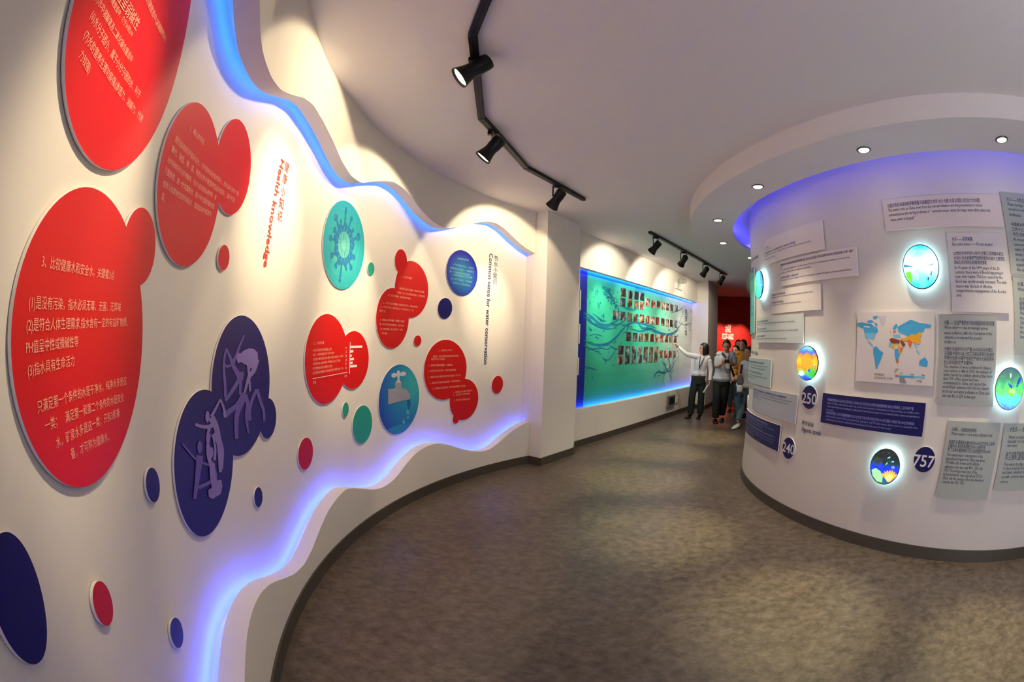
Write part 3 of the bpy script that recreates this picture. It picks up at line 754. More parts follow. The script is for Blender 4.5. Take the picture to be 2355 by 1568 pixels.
# red chart board
ch = board('chart_disc', [E(L=(701, 835), R=(800, 825), T=(754, 722), B=(744, 929)), E(T=(820, 761), R=(848, 830), B=(813, 894))], m_red, 'red two-lobed board with a small white bar chart')
def q7(x, y): return (680 + x / 4.9, 700 + y / 4.9)
def L7(t, x0, y0, x1, y1): return (t, q7(x0, y0), q7(x1, y1))
letters(ARC, TN, [L7('三、节水统计量', 200, 440, 320, 430), L7('将每次淋浴的时间缩短2分钟', 195, 520, 405, 503), L7('刷牙、洗手和刮脸时,不长开水龙头', 195, 570, 437, 545), L7('将蔬菜水果放在水盆内清洗,代替在水龙头下冲洗', 195, 622, 535, 583), L7('将碗碟放在水盆内清洗,代替在水龙头下冲洗', 195, 673, 505, 632), L7('将衣物集满洗衣机筒后才清洗', 193, 725, 412, 694), L7('以花洒淋浴代替浴缸泡浴(假设每人每周泡浴一次)', 193, 778, 537, 718), L7('总量', 193, 880, 230, 876),
    L7('96', 557, 488, 578, 487), L7('26', 557, 533, 578, 531), L7('14', 557, 580, 578, 577), L7('28', 556, 626, 577, 623), L7('20', 555, 670, 576, 667), L7('44', 555, 716, 576, 713), L7('228', 549, 805, 578, 801)], m_txt, ch, res=1)
def f7(P): return [ARC.px(q7(x, y), TN) for x, y in P]
bars = [f7([(612, 425), (618, 425), (610, 778), (604, 778)]), f7([(192, 834), (585, 760), (585, 766), (192, 840)])]
for y, x1, h in ((467, 750, 26), (518, 650, 26), (567, 632, 24), (605, 656, 26), (648, 641, 26), (684, 690, 27)): bars.append(f7([(612, y), (x1, y - 5), (x1, y - 5 + h), (612, y + h)]))
printed('bar_chart', ARC, TN, bars, m_wtxt, ch)
# far red text boards
def q5(x, y): return (680 + x / 2.613, 440 + y / 2.613)
def L5(t, x0, y0, x1, y1): return (t, q5(x0, y0), q5(x1, y1))
r1 = board('text_disc', [E(L=(865, 735), R=(940, 735), T=(908, 662), B=(897, 801)), E(L=(908, 672), R=(985, 663), T=(943, 600), B=(945, 730)), E(L=(908, 603), R=(936, 600), T=(922, 573), B=(920, 628))], m_red2, 'red three-lobed text board like a tilted snowman, left of the blue gradient disc')
letters(ARC, TN, [L5('一、工业节水措施', 632, 512, 697, 523), L5('1.技术型工业节水措施。间接冷却水的循', 622, 582, 772, 606), L5('环使用；生产工艺水的回收利用；水的串联使', 610, 607, 776, 632), L5('用，水的多种使用；采用各种节水装置。', 556, 622, 692, 645),
    L5('2、工艺型工业节水措施。改变用水型工艺；少用水或不用', 526, 668, 732, 695), L5('水，汽化冷却工艺；空气冷却工艺；逆流清洗工艺；干法', 512, 692, 708, 716), L5('清洗工艺。', 504, 716, 541, 722),
    L5('3、管理型工业节水措施。完善用水计量系', 508, 770, 654, 782), L5('统；制订和实行用水定额制度；实行节水奖', 505, 797, 652, 808), L5('励、浪费惩罚制；制订合理水价；加强', 510, 826, 642, 832), L5('用水考核。', 518, 851, 552, 855)], m_txt, r1, res=1)
r2 = board('text_disc', [E(L=(975, 855), R=(1073, 850), T=(1031, 781), B=(1020, 919)), E(L=(1034, 920), R=(1100, 918), T=(1074, 871), B=(1063, 966)), E(L=(1041, 964), R=(1056, 964), T=(1048, 952), B=(1048, 974))], m_red2, 'red bubble text board with a small drip at its foot, nearest the pillar')
letters(ARC, TN, [L5('二、家庭节水小窍门', 858, 956, 940, 954), L5('据分析，家庭只要注意改掉不良的习惯，', 826, 993, 980, 988), L5('就能节水 70 %左右。', 815, 1008, 898, 1007), L5('1、采用节水器具很重要，也最有效。', 800, 1046, 944, 1042), L5('2、切勿长开水龙头洗手、洗涤衣服或洗菜。', 796, 1080, 965, 1073),
    L5('3、用桶头淋浴比用浴缸洗澡节省水量达八成之多。', 797, 1118, 993, 1104), L5('4、用过的水可以再洗地或浇花，不必使用清水。', 806, 1154, 991, 1138), L5('5、使用洗衣机或洗碗时，最不该勉强塞满一起洗涤。', 824, 1186, 1022, 1168),
    L5('6、渗漏的水龙头每天可耗水70', 946, 1209, 1062, 1196), L5('升，为免浪费，应立即修理。', 946, 1225, 1048, 1214), L5('7、教育子女切勿嬉水顽玩。', 952, 1256, 1050, 1247)], m_txt, r2, res=1)
bl = board('text_disc', [E(L=(1027, 628), R=(1098, 628), T=(1063, 575), B=(1064, 680))], grad_mat('blue_glow_print', '2a9cc0', '1414a0', 0.5, 0.45, 0.5, '1f6cb4'), 'blue gradient disc with six lines of pale print near the lettering')
letters(ARC, TN, [L5('水的浪费惊吓人的', 972, 403, 1040, 414), L5('一个关不紧的水龙头，一个月可', 946, 437, 1066, 463), L5('以流掉1至6立方米水。一个漏水的马', 928, 458, 1070, 485), L5('桶，一个月要流掉3至25立方米水。', 926, 480, 1052, 503), L5('一个城市如果有60万个水龙头关不', 942, 500, 1062, 520), L5('紧、20万个马桶漏水，一年就能损', 934, 523, 1058, 545), L5('失最起码上亿个馒马项的水量。', 944, 547, 1050, 568)], mat('pale_blue_print', '9fd4e8', 0.6), bl, res=1)
# vertical lettering stuck on the wall
def wall_lettering(name, lines, m_, label):
    (t0_, A0, B0, h0_), rest = lines[0], lines[1:]
    s_, z_ = ARC.px(A0, -GAP)
    o = empty(name, ARC.P(s_, z_, -GAP)); tag(o, label, 'lettering')
    for (t_, A, B, h_, md) in [(*lines[0], 'v')] : letters(ARC, -GAP + 0.003, [(t_, A, B, h_, md)], m_, o, name='english_line', res=3, bold=True)
    for t_, A, B, h_ in rest:
        a = ARC.px(A, -GAP); b = ARC.px(B, -GAP); n = len(t_); pitch = (a[1] - b[1]) / n; ls = []
        for i, c_ in enumerate(t_):
            f = (i + .5) / n; zc = a[1] - (i + .5) * pitch; sc_ = a[0] + (b[0] - a[0]) * f
            ls.append((c_, (sc_ - h_ / 2, zc), (sc_ + h_ / 2, zc), None, 'sz'))
        letters(ARC, -GAP + 0.003, ls, m_, o, name='chinese_line', res=2)
    return o
wall_lettering('vertical_lettering', [('Common sense for water conservation', (1130, 583), (1117, 838), 0.085), ('节水小常识', (1141, 588), (1137, 655), 0.066)], m_navyt, 'navy vertical lettering about water conservation running down by the pillar')
wall_lettering('vertical_lettering', [('Health knowledge', (651, 368), (611, 615), 0.075), ('健康小知识', (661, 372), (641, 512), 0.062)], m_redt, 'red vertical lettering washed out by the brightest spotlight pool')

# ------------------------------------------------------------------ mural wall
def mural_material():
    m = bpy.data.materials.new('water_mural'); m.use_nodes = True; nt = m.node_tree; N = nt.nodes; L = nt.links; b = N['Principled BSDF']
    b.inputs['Roughness'].default_value = 0.35
    uv = N.new('ShaderNodeUVMap'); uv.uv_map = 'UVMap'; sp_ = N.new('ShaderNodeSeparateXYZ'); L.new(uv.outputs[0], sp_.inputs[0])
    r = N.new('ShaderNodeValToRGB'); e = r.color_ramp.elements
    e[0].position = 0.0; e[0].color = lin('35b795'); e[1].position = 1.0; e[1].color = lin('d9dcdc')
    for p, c_ in ((.35, '3fbf9f'), (.58, '66c4a8'), (.74, 'b4d4ca'), (.86, 'd4dcd8')): q = e.new(p); q.color = lin(c_)
    nz = N.new('ShaderNodeTexNoise'); nz.inputs['Scale'].default_value = 3; L.new(uv.outputs[0], nz.inputs[0])
    ad = N.new('ShaderNodeMath'); ad.operation = 'MULTIPLY_ADD'; ad.inputs[1].default_value = 0.12; L.new(nz.outputs['Fac'], ad.inputs[0]); L.new(sp_.outputs['X'], ad.inputs[2])
    sb = N.new('ShaderNodeMath'); sb.operation = 'SUBTRACT'; sb.inputs[1].default_value = 0.06; L.new(ad.outputs[0], sb.inputs[0]); L.new(sb.outputs[0], r.inputs[0])
    # soft sweeping wave bands
    mp = N.new('ShaderNodeMapping'); mp.inputs['Scale'].default_value = (1.6, 1.5, 1); L.new(uv.outputs[0], mp.inputs[0])
    wv = N.new('ShaderNodeTexWave'); wv.inputs['Scale'].default_value = 1.3; wv.inputs['Distortion'].default_value = 7; wv.inputs['Detail'].default_value = 3; wv.bands_direction = 'Y'; L.new(mp.outputs[0], wv.inputs[0])
    rr = N.new('ShaderNodeValToRGB'); rr.color_ramp.elements[0].position = .80; rr.color_ramp.elements[0].color = (0, 0, 0, 1); rr.color_ramp.elements[1].position = 1.0; rr.color_ramp.elements[1].color = (.12, .12, .12, 1); L.new(wv.outputs['Fac'], rr.inputs[0])
    mx = N.new('ShaderNodeMix'); mx.data_type = 'RGBA'; mx.inputs[7].default_value = lin('1c86a0'); L.new(rr.outputs[0], mx.inputs[0]); L.new(r.outputs[0], mx.inputs[6]); L.new(mx.outputs[2], b.inputs['Base Color'])
    return m
ml = 0.02; mr = MW.px((1596, 800), -MREC)[0]
mr = min(mr, MW.L)
m_side = mat('mural_margin_blue', '20309a', 0.35)
mur = slab('mural_panel', MW, [(MW.px((1347, 800), -MREC + .02)[0], mz_b - .12), (mr, mz_b - .12), (mr, mz_t + .12), (MW.px((1347, 800), -MREC + .02)[0], mz_t + .12)], -MREC + .002, -MREC + 0.02, [mural_material(), m_edge], step=0.5)
tag(mur, 'teal and white water splash mural covering the recessed wall', 'mural')
slab('blue_margin', MW, [(0.0, mz_b - .12), (MW.px((1347, 800), -MREC + .02)[0], mz_b - .12), (MW.px((1347, 800), -MREC + .02)[0], mz_t + .12), (0.0, mz_t + .12)], -MREC + .002, -MREC + 0.018, [m_side, m_side], parent=mur, step=0)
MN = -MREC + 0.0215
def mz(x, y): return MW.px((1300 + x / 2.904, 500 + y / 2.904), MN)
def ms(P, w0, w1=None): return stroke([mz(x, y) for x, y in P], w0, w1, 4)
m_w1 = mat('mural_deep', '1c7f9c', 0.4); m_w2 = mat('mural_dark', '20689a', 0.4); m_w3 = mat('mural_pale', '8fe0cc', 0.4)
sh = []
for P, w_ in [([(120, 640), (165, 655), (215, 700), (255, 720), (300, 715), (345, 690), (385, 665)], .05), ([(125, 660), (170, 700), (230, 730), (290, 745), (350, 730)], .04), ([(250, 470), (290, 500), (325, 550), (335, 590)], .05), ([(255, 490), (265, 515), (290, 510)], .03),
              ([(120, 820), (200, 850), (280, 845), (340, 800), (390, 740), (430, 700)], .05), ([(120, 850), (180, 880), (250, 870)], .03), ([(300, 700), (340, 720), (400, 690)], .04), ([(410, 760), (430, 710), (480, 700), (550, 720), (610, 740)], .05), ([(430, 740), (500, 760), (560, 745), (600, 760), (680, 790), (740, 770)], .05), ([(480, 700), (520, 740), (590, 745)], .05),
              ([(215, 660), (245, 690), (275, 690)], .035), ([(180, 640), (215, 665), (225, 690)], .02), ([(620, 770), (680, 780), (735, 760), (790, 690)], .04), ([(700, 640), (760, 620), (800, 590)], .02), ([(660, 960), (690, 1030), (735, 960)], .04), ([(590, 1060), (620, 1030), (660, 1040), (690, 1020)], .05), ([(640, 960), (670, 1000), (655, 1080)], .03), ([(720, 960), (700, 1000), (640, 1040)], .02), ([(375, 590), (420, 610), (480, 620)], .04), ([(290, 850), (345, 880), (380, 830)], .03), ([(740, 880), (760, 920), (720, 980)], .02), ([(250, 940), (290, 950), (340, 880)], .03)]:
    sh += ms(P, w_)
printed('water_swirl', MW, MN, sh, m_w1, mur)
sh = []
for P, w_ in [([(135, 650), (200, 720), (260, 738), (320, 720)], .014), ([(150, 690), (200, 710), (270, 715)], .012), ([(250, 475), (262, 465), (285, 480), (320, 540)], .014), ([(200, 850), (290, 835), (350, 790)], .014), ([(430, 690), (470, 680), (540, 700), (600, 735)], .014), ([(500, 745), (560, 735), (620, 760), (700, 785)], .014), ([(140, 1010), (170, 1005), (210, 1020)], .018), ([(140, 1010), (135, 1040)], .014), ([(180, 1060), (185, 1080)], .02), ([(800, 600), (815, 650), (805, 700)], .02), ([(600, 1040), (590, 1080)], .018), ([(690, 1030), (705, 1090)], .012), ([(650, 1080), (668, 1130)], .012), ([(830, 610), (850, 650), (830, 740), (850, 760)], .02), ([(760, 700), (800, 720), (840, 700)], .018), ([(640, 900), (660, 1000), (655, 1050)], .014), ([(715, 880), (720, 1000), (700, 1060)], .014), ([(790, 620), (770, 680), (745, 760)], .014), ([(160, 790), (200, 780), (260, 795)], .014), ([(215, 860), (280, 880), (330, 850)], .014), ([(245, 930), (270, 960), (265, 985)], .02)]:
    sh += ms(P, w_)
for i in range(95):
    x = random.choice([random.uniform(125, 345), random.uniform(640, 860), random.uniform(560, 860)]); y = random.uniform(480, 1110)
    s_, z_ = mz(x, y); r_ = random.choice([.008, .010, .014]); sh.append(circ(s_, z_, r_, 8, r_ * 1.3))
bands = [smoothpath([(125, 650), (200, 700), (300, 725), (400, 700), (470, 690), (560, 730), (680, 785), (760, 740), (850, 620)], 12), smoothpath([(125, 835), (220, 865), (320, 830), (400, 740), (450, 690)], 12), smoothpath([(255, 480), (300, 520), (335, 580), (370, 640)], 12), smoothpath([(850, 640), (790, 720), (730, 860), (690, 1000), (620, 1050)], 12)]
for i in range(130):
    B = random.choice(bands); j = random.randrange(len(B) - 4); wv = 26 if B is not bands[3] else 34
    ox, oy = random.gauss(0, wv * .5), random.gauss(0, wv); P = [(B[j + q][0] + ox + random.gauss(0, 5), B[j + q][1] + oy + random.gauss(0, 6)) for q in (0, 1, 2, 3)][:random.choice((3, 4))]
    if all(118 < x < 858 and not (775 < x < 835 and 590 < y < 810) for x, y in P): sh += ms(P, random.choice((.008, .012, .020)))
for i in range(9): sh.append([])
sh = [q for q in sh if q]
printed('splash_drops', MW, MN + .001, sh, m_w2, mur)
sh = []
for (x, y, r_) in [(180, 480, .03), (207, 505, .035), (320, 495, .04), (480, 485, .06), (165, 570, .025), (222, 580, .03), (250, 670, .05), (255, 655, .03), (175, 750, .02), (320, 680, .04), (450, 500, .03), (225, 595, .03), (380, 700, .02)]:
    s_, z_ = mz(x, y)
    for i in range(14):
        a, b_ = 2 * PI * i / 14, 2 * PI * (i + 1) / 14; sh.append([(s_ + r_ * math.cos(t) * k, z_ + r_ * math.sin(t) * k) for t, k in ((a, 1), (b_, 1), (b_, .75), (a, .75))])
printed('bubble_rings', MW, MN + .002, sh, m_w1, mur)
ls = []
for i, c_ in enumerate('变革之路'):
    s_, z_ = mz(806, 632 + i * 46); ls.append((c_, (s_ - .075, z_), (s_ + .075, z_), .155, 'sz'))
letters(MW, MN + .003, ls, mat('ink_print', '2a3f58', 0.6), mur, name='brush_lettering', res=2)
# photographs
ph_cols = [('3a2a28', 'c9b6a4'), ('5a1c18', 'd8b8a0'), ('2a2f38', 'b8c0c8'), ('6a2018', 'e0c8b8'), ('42382c', 'b8a890'), ('1c1c22', '9a9aa4'), ('7a3028', 'e8d8cc'), ('30404c', 'd0d4d8')]
def photo_mat(i):
    c0, c1 = ph_cols[i]
    m = bpy.data.materials.new('photo_print'); m.use_nodes = True; nt = m.node_tree; N = nt.nodes; L = nt.links; b = N['Principled BSDF']; b.inputs['Roughness'].default_value = .35
    tc = N.new('ShaderNodeTexCoord'); mp = N.new('ShaderNodeMapping'); mp.inputs['Location'].default_value = (i * 3.1, i * 1.7, i); L.new(tc.outputs['Object'], mp.inputs[0])
    oi = N.new('ShaderNodeObjectInfo'); va = N.new('ShaderNodeVectorMath'); va.operation = 'ADD'; ml_ = N.new('ShaderNodeMath'); ml_.operation = 'MULTIPLY'; ml_.inputs[1].default_value = 40; L.new(oi.outputs['Random'], ml_.inputs[0]); L.new(mp.outputs[0], va.inputs[0]); L.new(ml_.outputs[0], va.inputs[1])
    n = N.new('ShaderNodeTexNoise'); n.inputs['Scale'].default_value = 8; n.inputs['Detail'].default_value = 4; L.new(va.outputs[0], n.inputs[0])
    r = N.new('ShaderNodeValToRGB'); r.color_ramp.elements[0].position = .46; r.color_ramp.elements[0].color = lin(c0); r.color_ramp.elements[1].position = .72; r.color_ramp.elements[1].color = lin(c1); L.new(n.outputs['Fac'], r.inputs[0]); L.new(r.outputs[0], b.inputs['Base Color']); return m
PM = [photo_mat(i) for i in range(8)]
rows = [('top short row', [(387, 500), (432, 515), (474, 522), (512, 530)]), ('second row', [(383, 565), (430, 572), (474, 583), (512, 590)]), ('right half of the upper rows', [(549, 567), (586, 577), (622, 583), (652, 590), (682, 597), (710, 603), (740, 607)]),
        ('long middle row', [(336, 652), (382, 658), (429, 664), (469, 670), (510, 675), (547, 682), (583, 687), (614, 691), (650, 697), (680, 703), (708, 707), (737, 710)]),
        ('row below the swirl', [(421, 795), (465, 797), (503, 799), (540, 800), (577, 803), (610, 805), (642, 807), (675, 808), (704, 810), (733, 812)]),
        ('fifth row', [(370, 885), (415, 888), (457, 888), (497, 887), (535, 888), (572, 888), (607, 888), (638, 910), (670, 912), (699, 912), (728, 912)]),
        ('bottom row', [(366, 950), (412, 948), (455, 947), (496, 945), (533, 944), (568, 943), (602, 941)])]
ordn = ['first', 'second', 'third', 'fourth', 'fifth', 'sixth', 'seventh', 'eighth', 'ninth', 'tenth', 'eleventh', 'twelfth']
m_frame = mat('photo_border', 'd8d4ce', 0.5)
k = 0
for rn, P in rows:
    cc = [MW.px((1300 + x / 2.904, 500 + y / 2.904), MN) for x, y in P]
    for i, (s_, z_) in enumerate(cc):
        nb = cc[i + 1][0] - s_ if i + 1 < len(cc) else s_ - cc[i - 1][0]
        hw = min(0.10, nb * 0.455) if nb < .35 else .1; hh = 0.076
        ci = (k * 5 + (k // 3) * 3) % 8
        wd = ['dark', 'reddish', 'grey', 'red-toned', 'brown', 'black', 'pale red', 'blue-grey'][ci]
        o = slab('photo_print', MW, [(s_ - hw, z_ - hh), (s_ + hw, z_ - hh), (s_ + hw, z_ + hh), (s_ - hw, z_ + hh)], -MREC + .021, -MREC + .027, [PM[ci], m_frame], step=0)
        tag(o, 'small photo print, %s from left in the %s' % (ordn[i], rn), 'photograph', 'photo prints on the water mural'); k += 1
# notice boards on the pillar's hidden side
m_card = mat('white_card', 'd9d4cc', 0.5)
pb = Vector((0.893, 6.25)); dd_ = (Vector((0.955, 6.64)) - pb).normalized(); nn_ = Vector((dd_.y, -dd_.x))
for i, (ya, yb, lb) in enumerate([(665, 711, 'top white notice board jutting from the pillar side'), (744, 790, 'middle white notice board jutting from the pillar side'), (824, 863, 'bottom white notice board jutting from the pillar side')]):
    D = 6.31; za, zb = [CAM_H + D * ray(1332 - (y - 690) * .045, y).z / math.hypot(*ray(1332 - (y - 690) * .045, y).xy) for y in (ya, yb)]
    a = pb + dd_ * 0.05; b_ = pb + dd_ * 0.34
    w_ = 0.022
    P = [a + nn_ * .002, b_ + nn_ * .002, b_ + nn_ * w_, a + nn_ * w_]
    o = prism('notice_board', [(q.x, q.y) for q in P][::-1], zb, za, m_card); tag(o, lb, 'notice board', 'notice boards on the pillar')
# exit light, control box, switch on the mural wall
def mwbox(name, px0, px1, n0, n1, m_, parent=None):
    a = MW.px(px0, n1); b_ = MW.px(px1, n1)
    return slab(name, MW, [(a[0], b_[1]), (b_[0], b_[1]), (b_[0], a[1]), (a[0], a[1])], n0, n1, [m_, m_], parent=parent, step=0)
m_plw = mat('white_plastic', 'dcd8d0', 0.4); m_screen = mat('dark_screen', '1c2a24', 0.2); m_grey = mat('grey_plastic', '8a867e', 0.4)
el = empty('emergency_light', MW.P(*MW.px((1565, 660)))); tag(el, 'white twin-head emergency light on the wall above the mural', 'emergency light')
mwbox('housing', (1558, 650), (1572, 668), 0.001, 0.06, m_plw, el)
for px in (1561, 1570):
    s_, z_ = MW.px((px, 647)); p = MW.P(s_, z_, 0.05)
    mk('lamp_head', *lathe([(0.03, 0), (0.055, 0.01), (0.058, 0.05), (0.045, 0.055)], p, (-.35, -.9, -.05), 16), m_grey, parent=el, smooth=False)
mk('cable', *beam(MW.P(*MW.px((1573, 664)), .012), MW.P(*MW.px((1576, 682)), .012), .012, .012, up=(1, 0, 0)), m_plw, parent=el)
cb = mwbox('control_screen', (1536, 911), (1552, 932), 0.001, 0.03, m_grey); tag(cb, 'small dark control screen in a grey frame low on the mural wall', 'control panel')
mwbox('screen', (1540, 914), (1551, 928), 0.03, 0.033, m_screen, cb)
sw = mwbox('light_switch', (1555, 914.5), (1559, 926), 0.001, 0.015, m_plw); tag(sw, 'small white switch plate right of the dark control screen', 'switch')
mwbox('rocker', (1556, 917), (1558, 923), 0.015, 0.018, m_edge, sw)
# red room lettering
rl = empty('wall_lettering', RW.P(*RW.px((1675, 765)))); tag(rl, 'white two-line lettering on the red wall in the far room', 'lettering')
letters(RW, 0.012, [('治水英杰', (1668, 755), (1681, 756), .28), ('1527-1602', (1661, 773), (1687, 774), .26)], mat('white_letters', 'f0e0d8', .5), rl, res=2, bold=True)
# dark doorway panel in the red room
# ------------------------------------------------------------------ cards, numbers and globes on the round room
KN0, KN1 = 0.008, 0.020
DN = KN1 + 0.0015
m_k = {'white': mat('card_white', 'ded6d2', 0.5), 'pink': mat('card_pinkish', 'd8cac6', 0.5), 'blue': mat('card_blue_grey', 'a9bac0', 0.5), 'lav': mat('card_lavender_grey', 'a9adb8', 0.5),
       'grey': mat('card_grey', '9c9f9e', 0.5), 'navy': mat('card_navy', '0a0a54', 0.4), 'pg': mat('card_pale_grey', 'cfc8c8', 0.5), 'gg': mat('card_green_grey', 'a2a8a4', 0.5), 'pb': mat('card_pale_blue', 'c8cfd0', 0.5)}
m_kt = mat('card_navy_print', '34347c', 0.6); m_kd = mat('card_dark_print', '3c3f60', 0.6); m_kw = mat('card_pale_print', '8d92d8', 0.6)
CARDS = {}
def card(key, TL, TR, BR, BL, mk_, label, lines, tm=None, s=None, cat='text card'):
    c = [DRUM.px(p, KN1) for p in (TL, TR, BR, BL)]
    s0 = (c[0][0] + c[3][0]) / 2; s1 = (c[1][0] + c[2][0]) / 2; z1 = (c[0][1] + c[1][1]) / 2; z0 = (c[2][1] + c[3][1]) / 2
    if s: s0 = s[0] if s[0] is not None else s0; s1 = s[1] if s[1] is not None else s1
    o = slab('text_card', DRUM, [(s0, z0), (s1, z0), (s1, z1), (s0, z1)], KN0, KN1, [m_k[mk_], m_edge], step=0.05)
    tag(o, label, cat)
    for q in (s0 + .03, s1 - .03): mk('spacer', *lathe([(0.01, 0), (0.01, KN0 - .0005)], DRUM.P(q, (z0 + z1) / 2, 0.0005), DRUM.P(q, z1, 1) - DRUM.P(q, z1, 0), 8), m_edge, parent=o)
    ls = []
    for t, x0, x1, y, h in lines:
        ls.append((t, (s0 + (s1 - s0) * x0, z1 - (z1 - z0) * y), (s0 + (s1 - s0) * x1, z1 - (z1 - z0) * y), h, 'sz'))
    if ls: letters(DRUM, DN, ls, tm or m_kt, o, res=1, bold='semi')
    CARDS[key] = (s0, s1, z0, z1)
    return o
card('A', (1758, 550), (1888, 512), (1898, 572), (1761, 611), 'white', 'white card high at the left of the round wall, topmost of three', [
    ('一、人类水危机', .0, .10, .30, .020), ('Water crisis in the world', .0, .17, .38, .018), ('地球表面虽然有三分之二被水覆盖,但是其中绝大部分是海水,不能饮用.', .0, .62, .52, .024), ('Much less amount of water can be used, although 70% of area in the blue earth is covered by water. The', .0, .84, .62, .020), ('amount of fresh water is very limited.', .0, .24, .76, .020)])
card('B', (1794, 604), (1969, 565), (1973, 632), (1798, 660), 'white', 'long white card second from top at the left of the round wall', [
    ('在剩余的水中,有87%是人类难以利用的两极冰盖、高山冰川和冰雪,人类真正能够利用的是江河湖泊及地下水的一部分.', .0, .97, .14, .026), ('占总.', .0, .03, .25, .022), ('In the rest of the freshwater, 87% of it is the ice sheet of the two poles, mountain glaciers and the ice and snow of the', .0, .93, .34, .020), ('perpetual snow which are difficult to be utilized by the human being.', .0, .47, .46, .020),
    ('仅占地球总水量的0.26%,而且分布不均.', .0, .30, .66, .024), ('The usable part is only accounting for 0.26% of the total water quantity of the globe, and is unevenly distributed.', .0, .94, .76, .020)])
card('C', (1773, 669), (1884, 653), (1890, 713), (1775, 721), 'white', 'small white card third from top, under the long white one', [
    ('水资源的缺乏已成为世界最大问题.', .0, .36, .18, .022), ('Freshwater scarcity has become the most important public health problem', .0, .88, .28, .020), ('全世界约有五分之四的人面临缺水.', .0, .32, .52, .022), ('1/5 of the people in the world face the lack of clean drinking water.', .0, .68, .62, .020)])
card('D', (1740, 729), (1846, 724), (1848, 790), (1742, 787), 'pb', 'pale bluish card left of the orange globe', [
    ('地球四分之三地方缺乏安全饮用水.', .0, .36, .16, .022), ('In developing countries, 80% of the diseases are related to the contaminated drinking water and poor health facilities.', .0, .88, .25, .019), ('每年有220万人因水污染而死亡.', .0, .34, .46, .022), ('The annual death toll of people who lack the safe water and the basic sanitary conditions, are more than 2.2 million.', .0, .93, .55, .019), ('每年约四千儿童因此死亡.', .0, .30, .74, .022), ('One in five children dies from lack of clean water every day.', .0, .74, .84, .019)])
card('E', (1718, 819), (1772, 829), (1772, 893), (1717, 872), 'blue', 'blue-grey card at the left silhouette under the China heading', [
    ('中国是一个缺水严重的国家,淡水资源总量为28000亿立方米.', .0, .84, .16, .022), ('China is short of water resources, and the total fresh water ', .05, .93, .27, .019), ('resources are 2800 billion cubic metres.', .05, .9, .38, .019), ('人均只有2300立方米,为世界平均水平的1/4.', .0, .8, .56, .022), ('The water per capita is only a quarter of the world ', .05, .92, .68, .019), ('average level.', .05, .5, .78, .019)])
card('F', (1732, 884), (1832, 909), (1831, 972), (1730, 943), 'lav', 'lavender grey card above the navy card at the lower left', [
    ('中国约有二百四十多座城市缺水,水资源短缺已成为经济社会发展的制约.', .03, .84, .16, .024), ('More than 240 cities in China are facing shortage of water, and the lack of fresh water has been the', .03, .93, .26, .020), ('the main constraint of the economic development of the country, and is getting more serious.', .03, .88, .36, .020), ('every year, so we have to save.', .03, .3, .46, .020)])
card('G', (1717, 940), (1794, 976), (1791, 1035), (1713, 989), 'navy', 'small navy card with pale print lowest at the left edge', [
    ('中国农村约有2.4亿人口饮用水不符合标准,全国有缺水城市四百多座.', .03, .78, .14, .022), ('There are 240 million people without safe drinking water in the rural area', .03, .90, .25, .019), ('of China, and more than 400 cities.', .03, .68, .36, .019), ('全国每年因缺水造成的损失约为2000亿元.', .03, .92, .52, .022), ('The annual loss caused by the lack of water is more', .03, .92, .64, .019), ('than 200 billion yuan in the country every year and', .03, .9, .74, .019), ('it is still growing.', .03, .5, .84, .019)], tm=m_kw)
card('H', (1891, 899), (2128, 931), (2121, 1009), (1889, 967), 'navy', 'long dark navy card below the world map with two paragraphs', [
    ('中国城市缺水约占60亿立方米以上,约有250亿立方米水未经处理直接排放,造成水质恶化,二次污染严重.', .06, .90, .20, .026), ('About 25 billion cubic meters water can not be used caused by contamination in China and there are 6 billion cubic', .06, .95, .31, .022), ('meters water that was not reaching the quality standard that had been supplied for the industrial facility, industry and agriculture to', .06, .96, .42, .022), ('be used.', .06, .14, .53, .022),
    ('中国北方地区,人均水资源拥有量仅为757立方米,不足世界平均水平的1/10,低于国际“水危机”的1000立方米标准.', .06, .92, .64, .026), ('In the northern area of China, per capita water capacity is only 757 cubic meters, which is about one sixteenth of the', .06, .95, .75, .022), ('world average, lower than the usually defined as threshold by an 1000 cubic meters of “water scarcity”', .06, .72, .86, .022)], tm=m_kw)
card('J', (2028, 461), (2298, 448), (2307, 523), (2038, 531), 'pink', 'wide pale pinkish card at upper right, above the cyan globe', [
    ('中国水危机,从现状和表象来看,可以概括为“水多 水少 水脏 水浑 水混乱 水生态”六大问题.', .04, .82, .21, .036), ('The water crisis in China, seen from the current situation and the presentation, it can be', .04, .83, .35, .034), ('summarized as the six big problems of  “excessive water, water shortage, water dirty, water mix,', .04, .90, .50, .034), ('waste, water ecological”', .05, .25, .66, .034)], tm=m_kd)
card('K', (2177, 536), (2309, 535), (2319, 720), (2189, 717), 'pg', 'tall pale grey card right of the cyan globe about floods', [
    ('水多——洪涝灾害', .08, .43, .09, .036), ('Excessive water ——Floods disaster', .08, .78, .15, .034), ('20世纪90年代的10年中,主要江河流域共发生', .08, .96, .27, .031), ('大洪水.洪水灾害频繁的同时损失也加大,主要原因', .08, .97, .33, .031), ('是缺乏对洪涝地区有效的综合管理.', .08, .64, .385, .031),
    ('In 10 years of the 1990 years of the 20', .08, .86, .45, .034), ('century, there were 6 floods happening in', .08, .92, .505, .034), ('main river basins. The loss caused by the', .08, .90, .56, .034), ('flood was synchronously increased. The main', .08, .97, .62, .034), ('reason was the lack of effective', .08, .70, .68, .034), ('comprehensive management of the flooded', .08, .95, .735, .034), ('area.', .08, .17, .79, .034)], tm=m_kd)
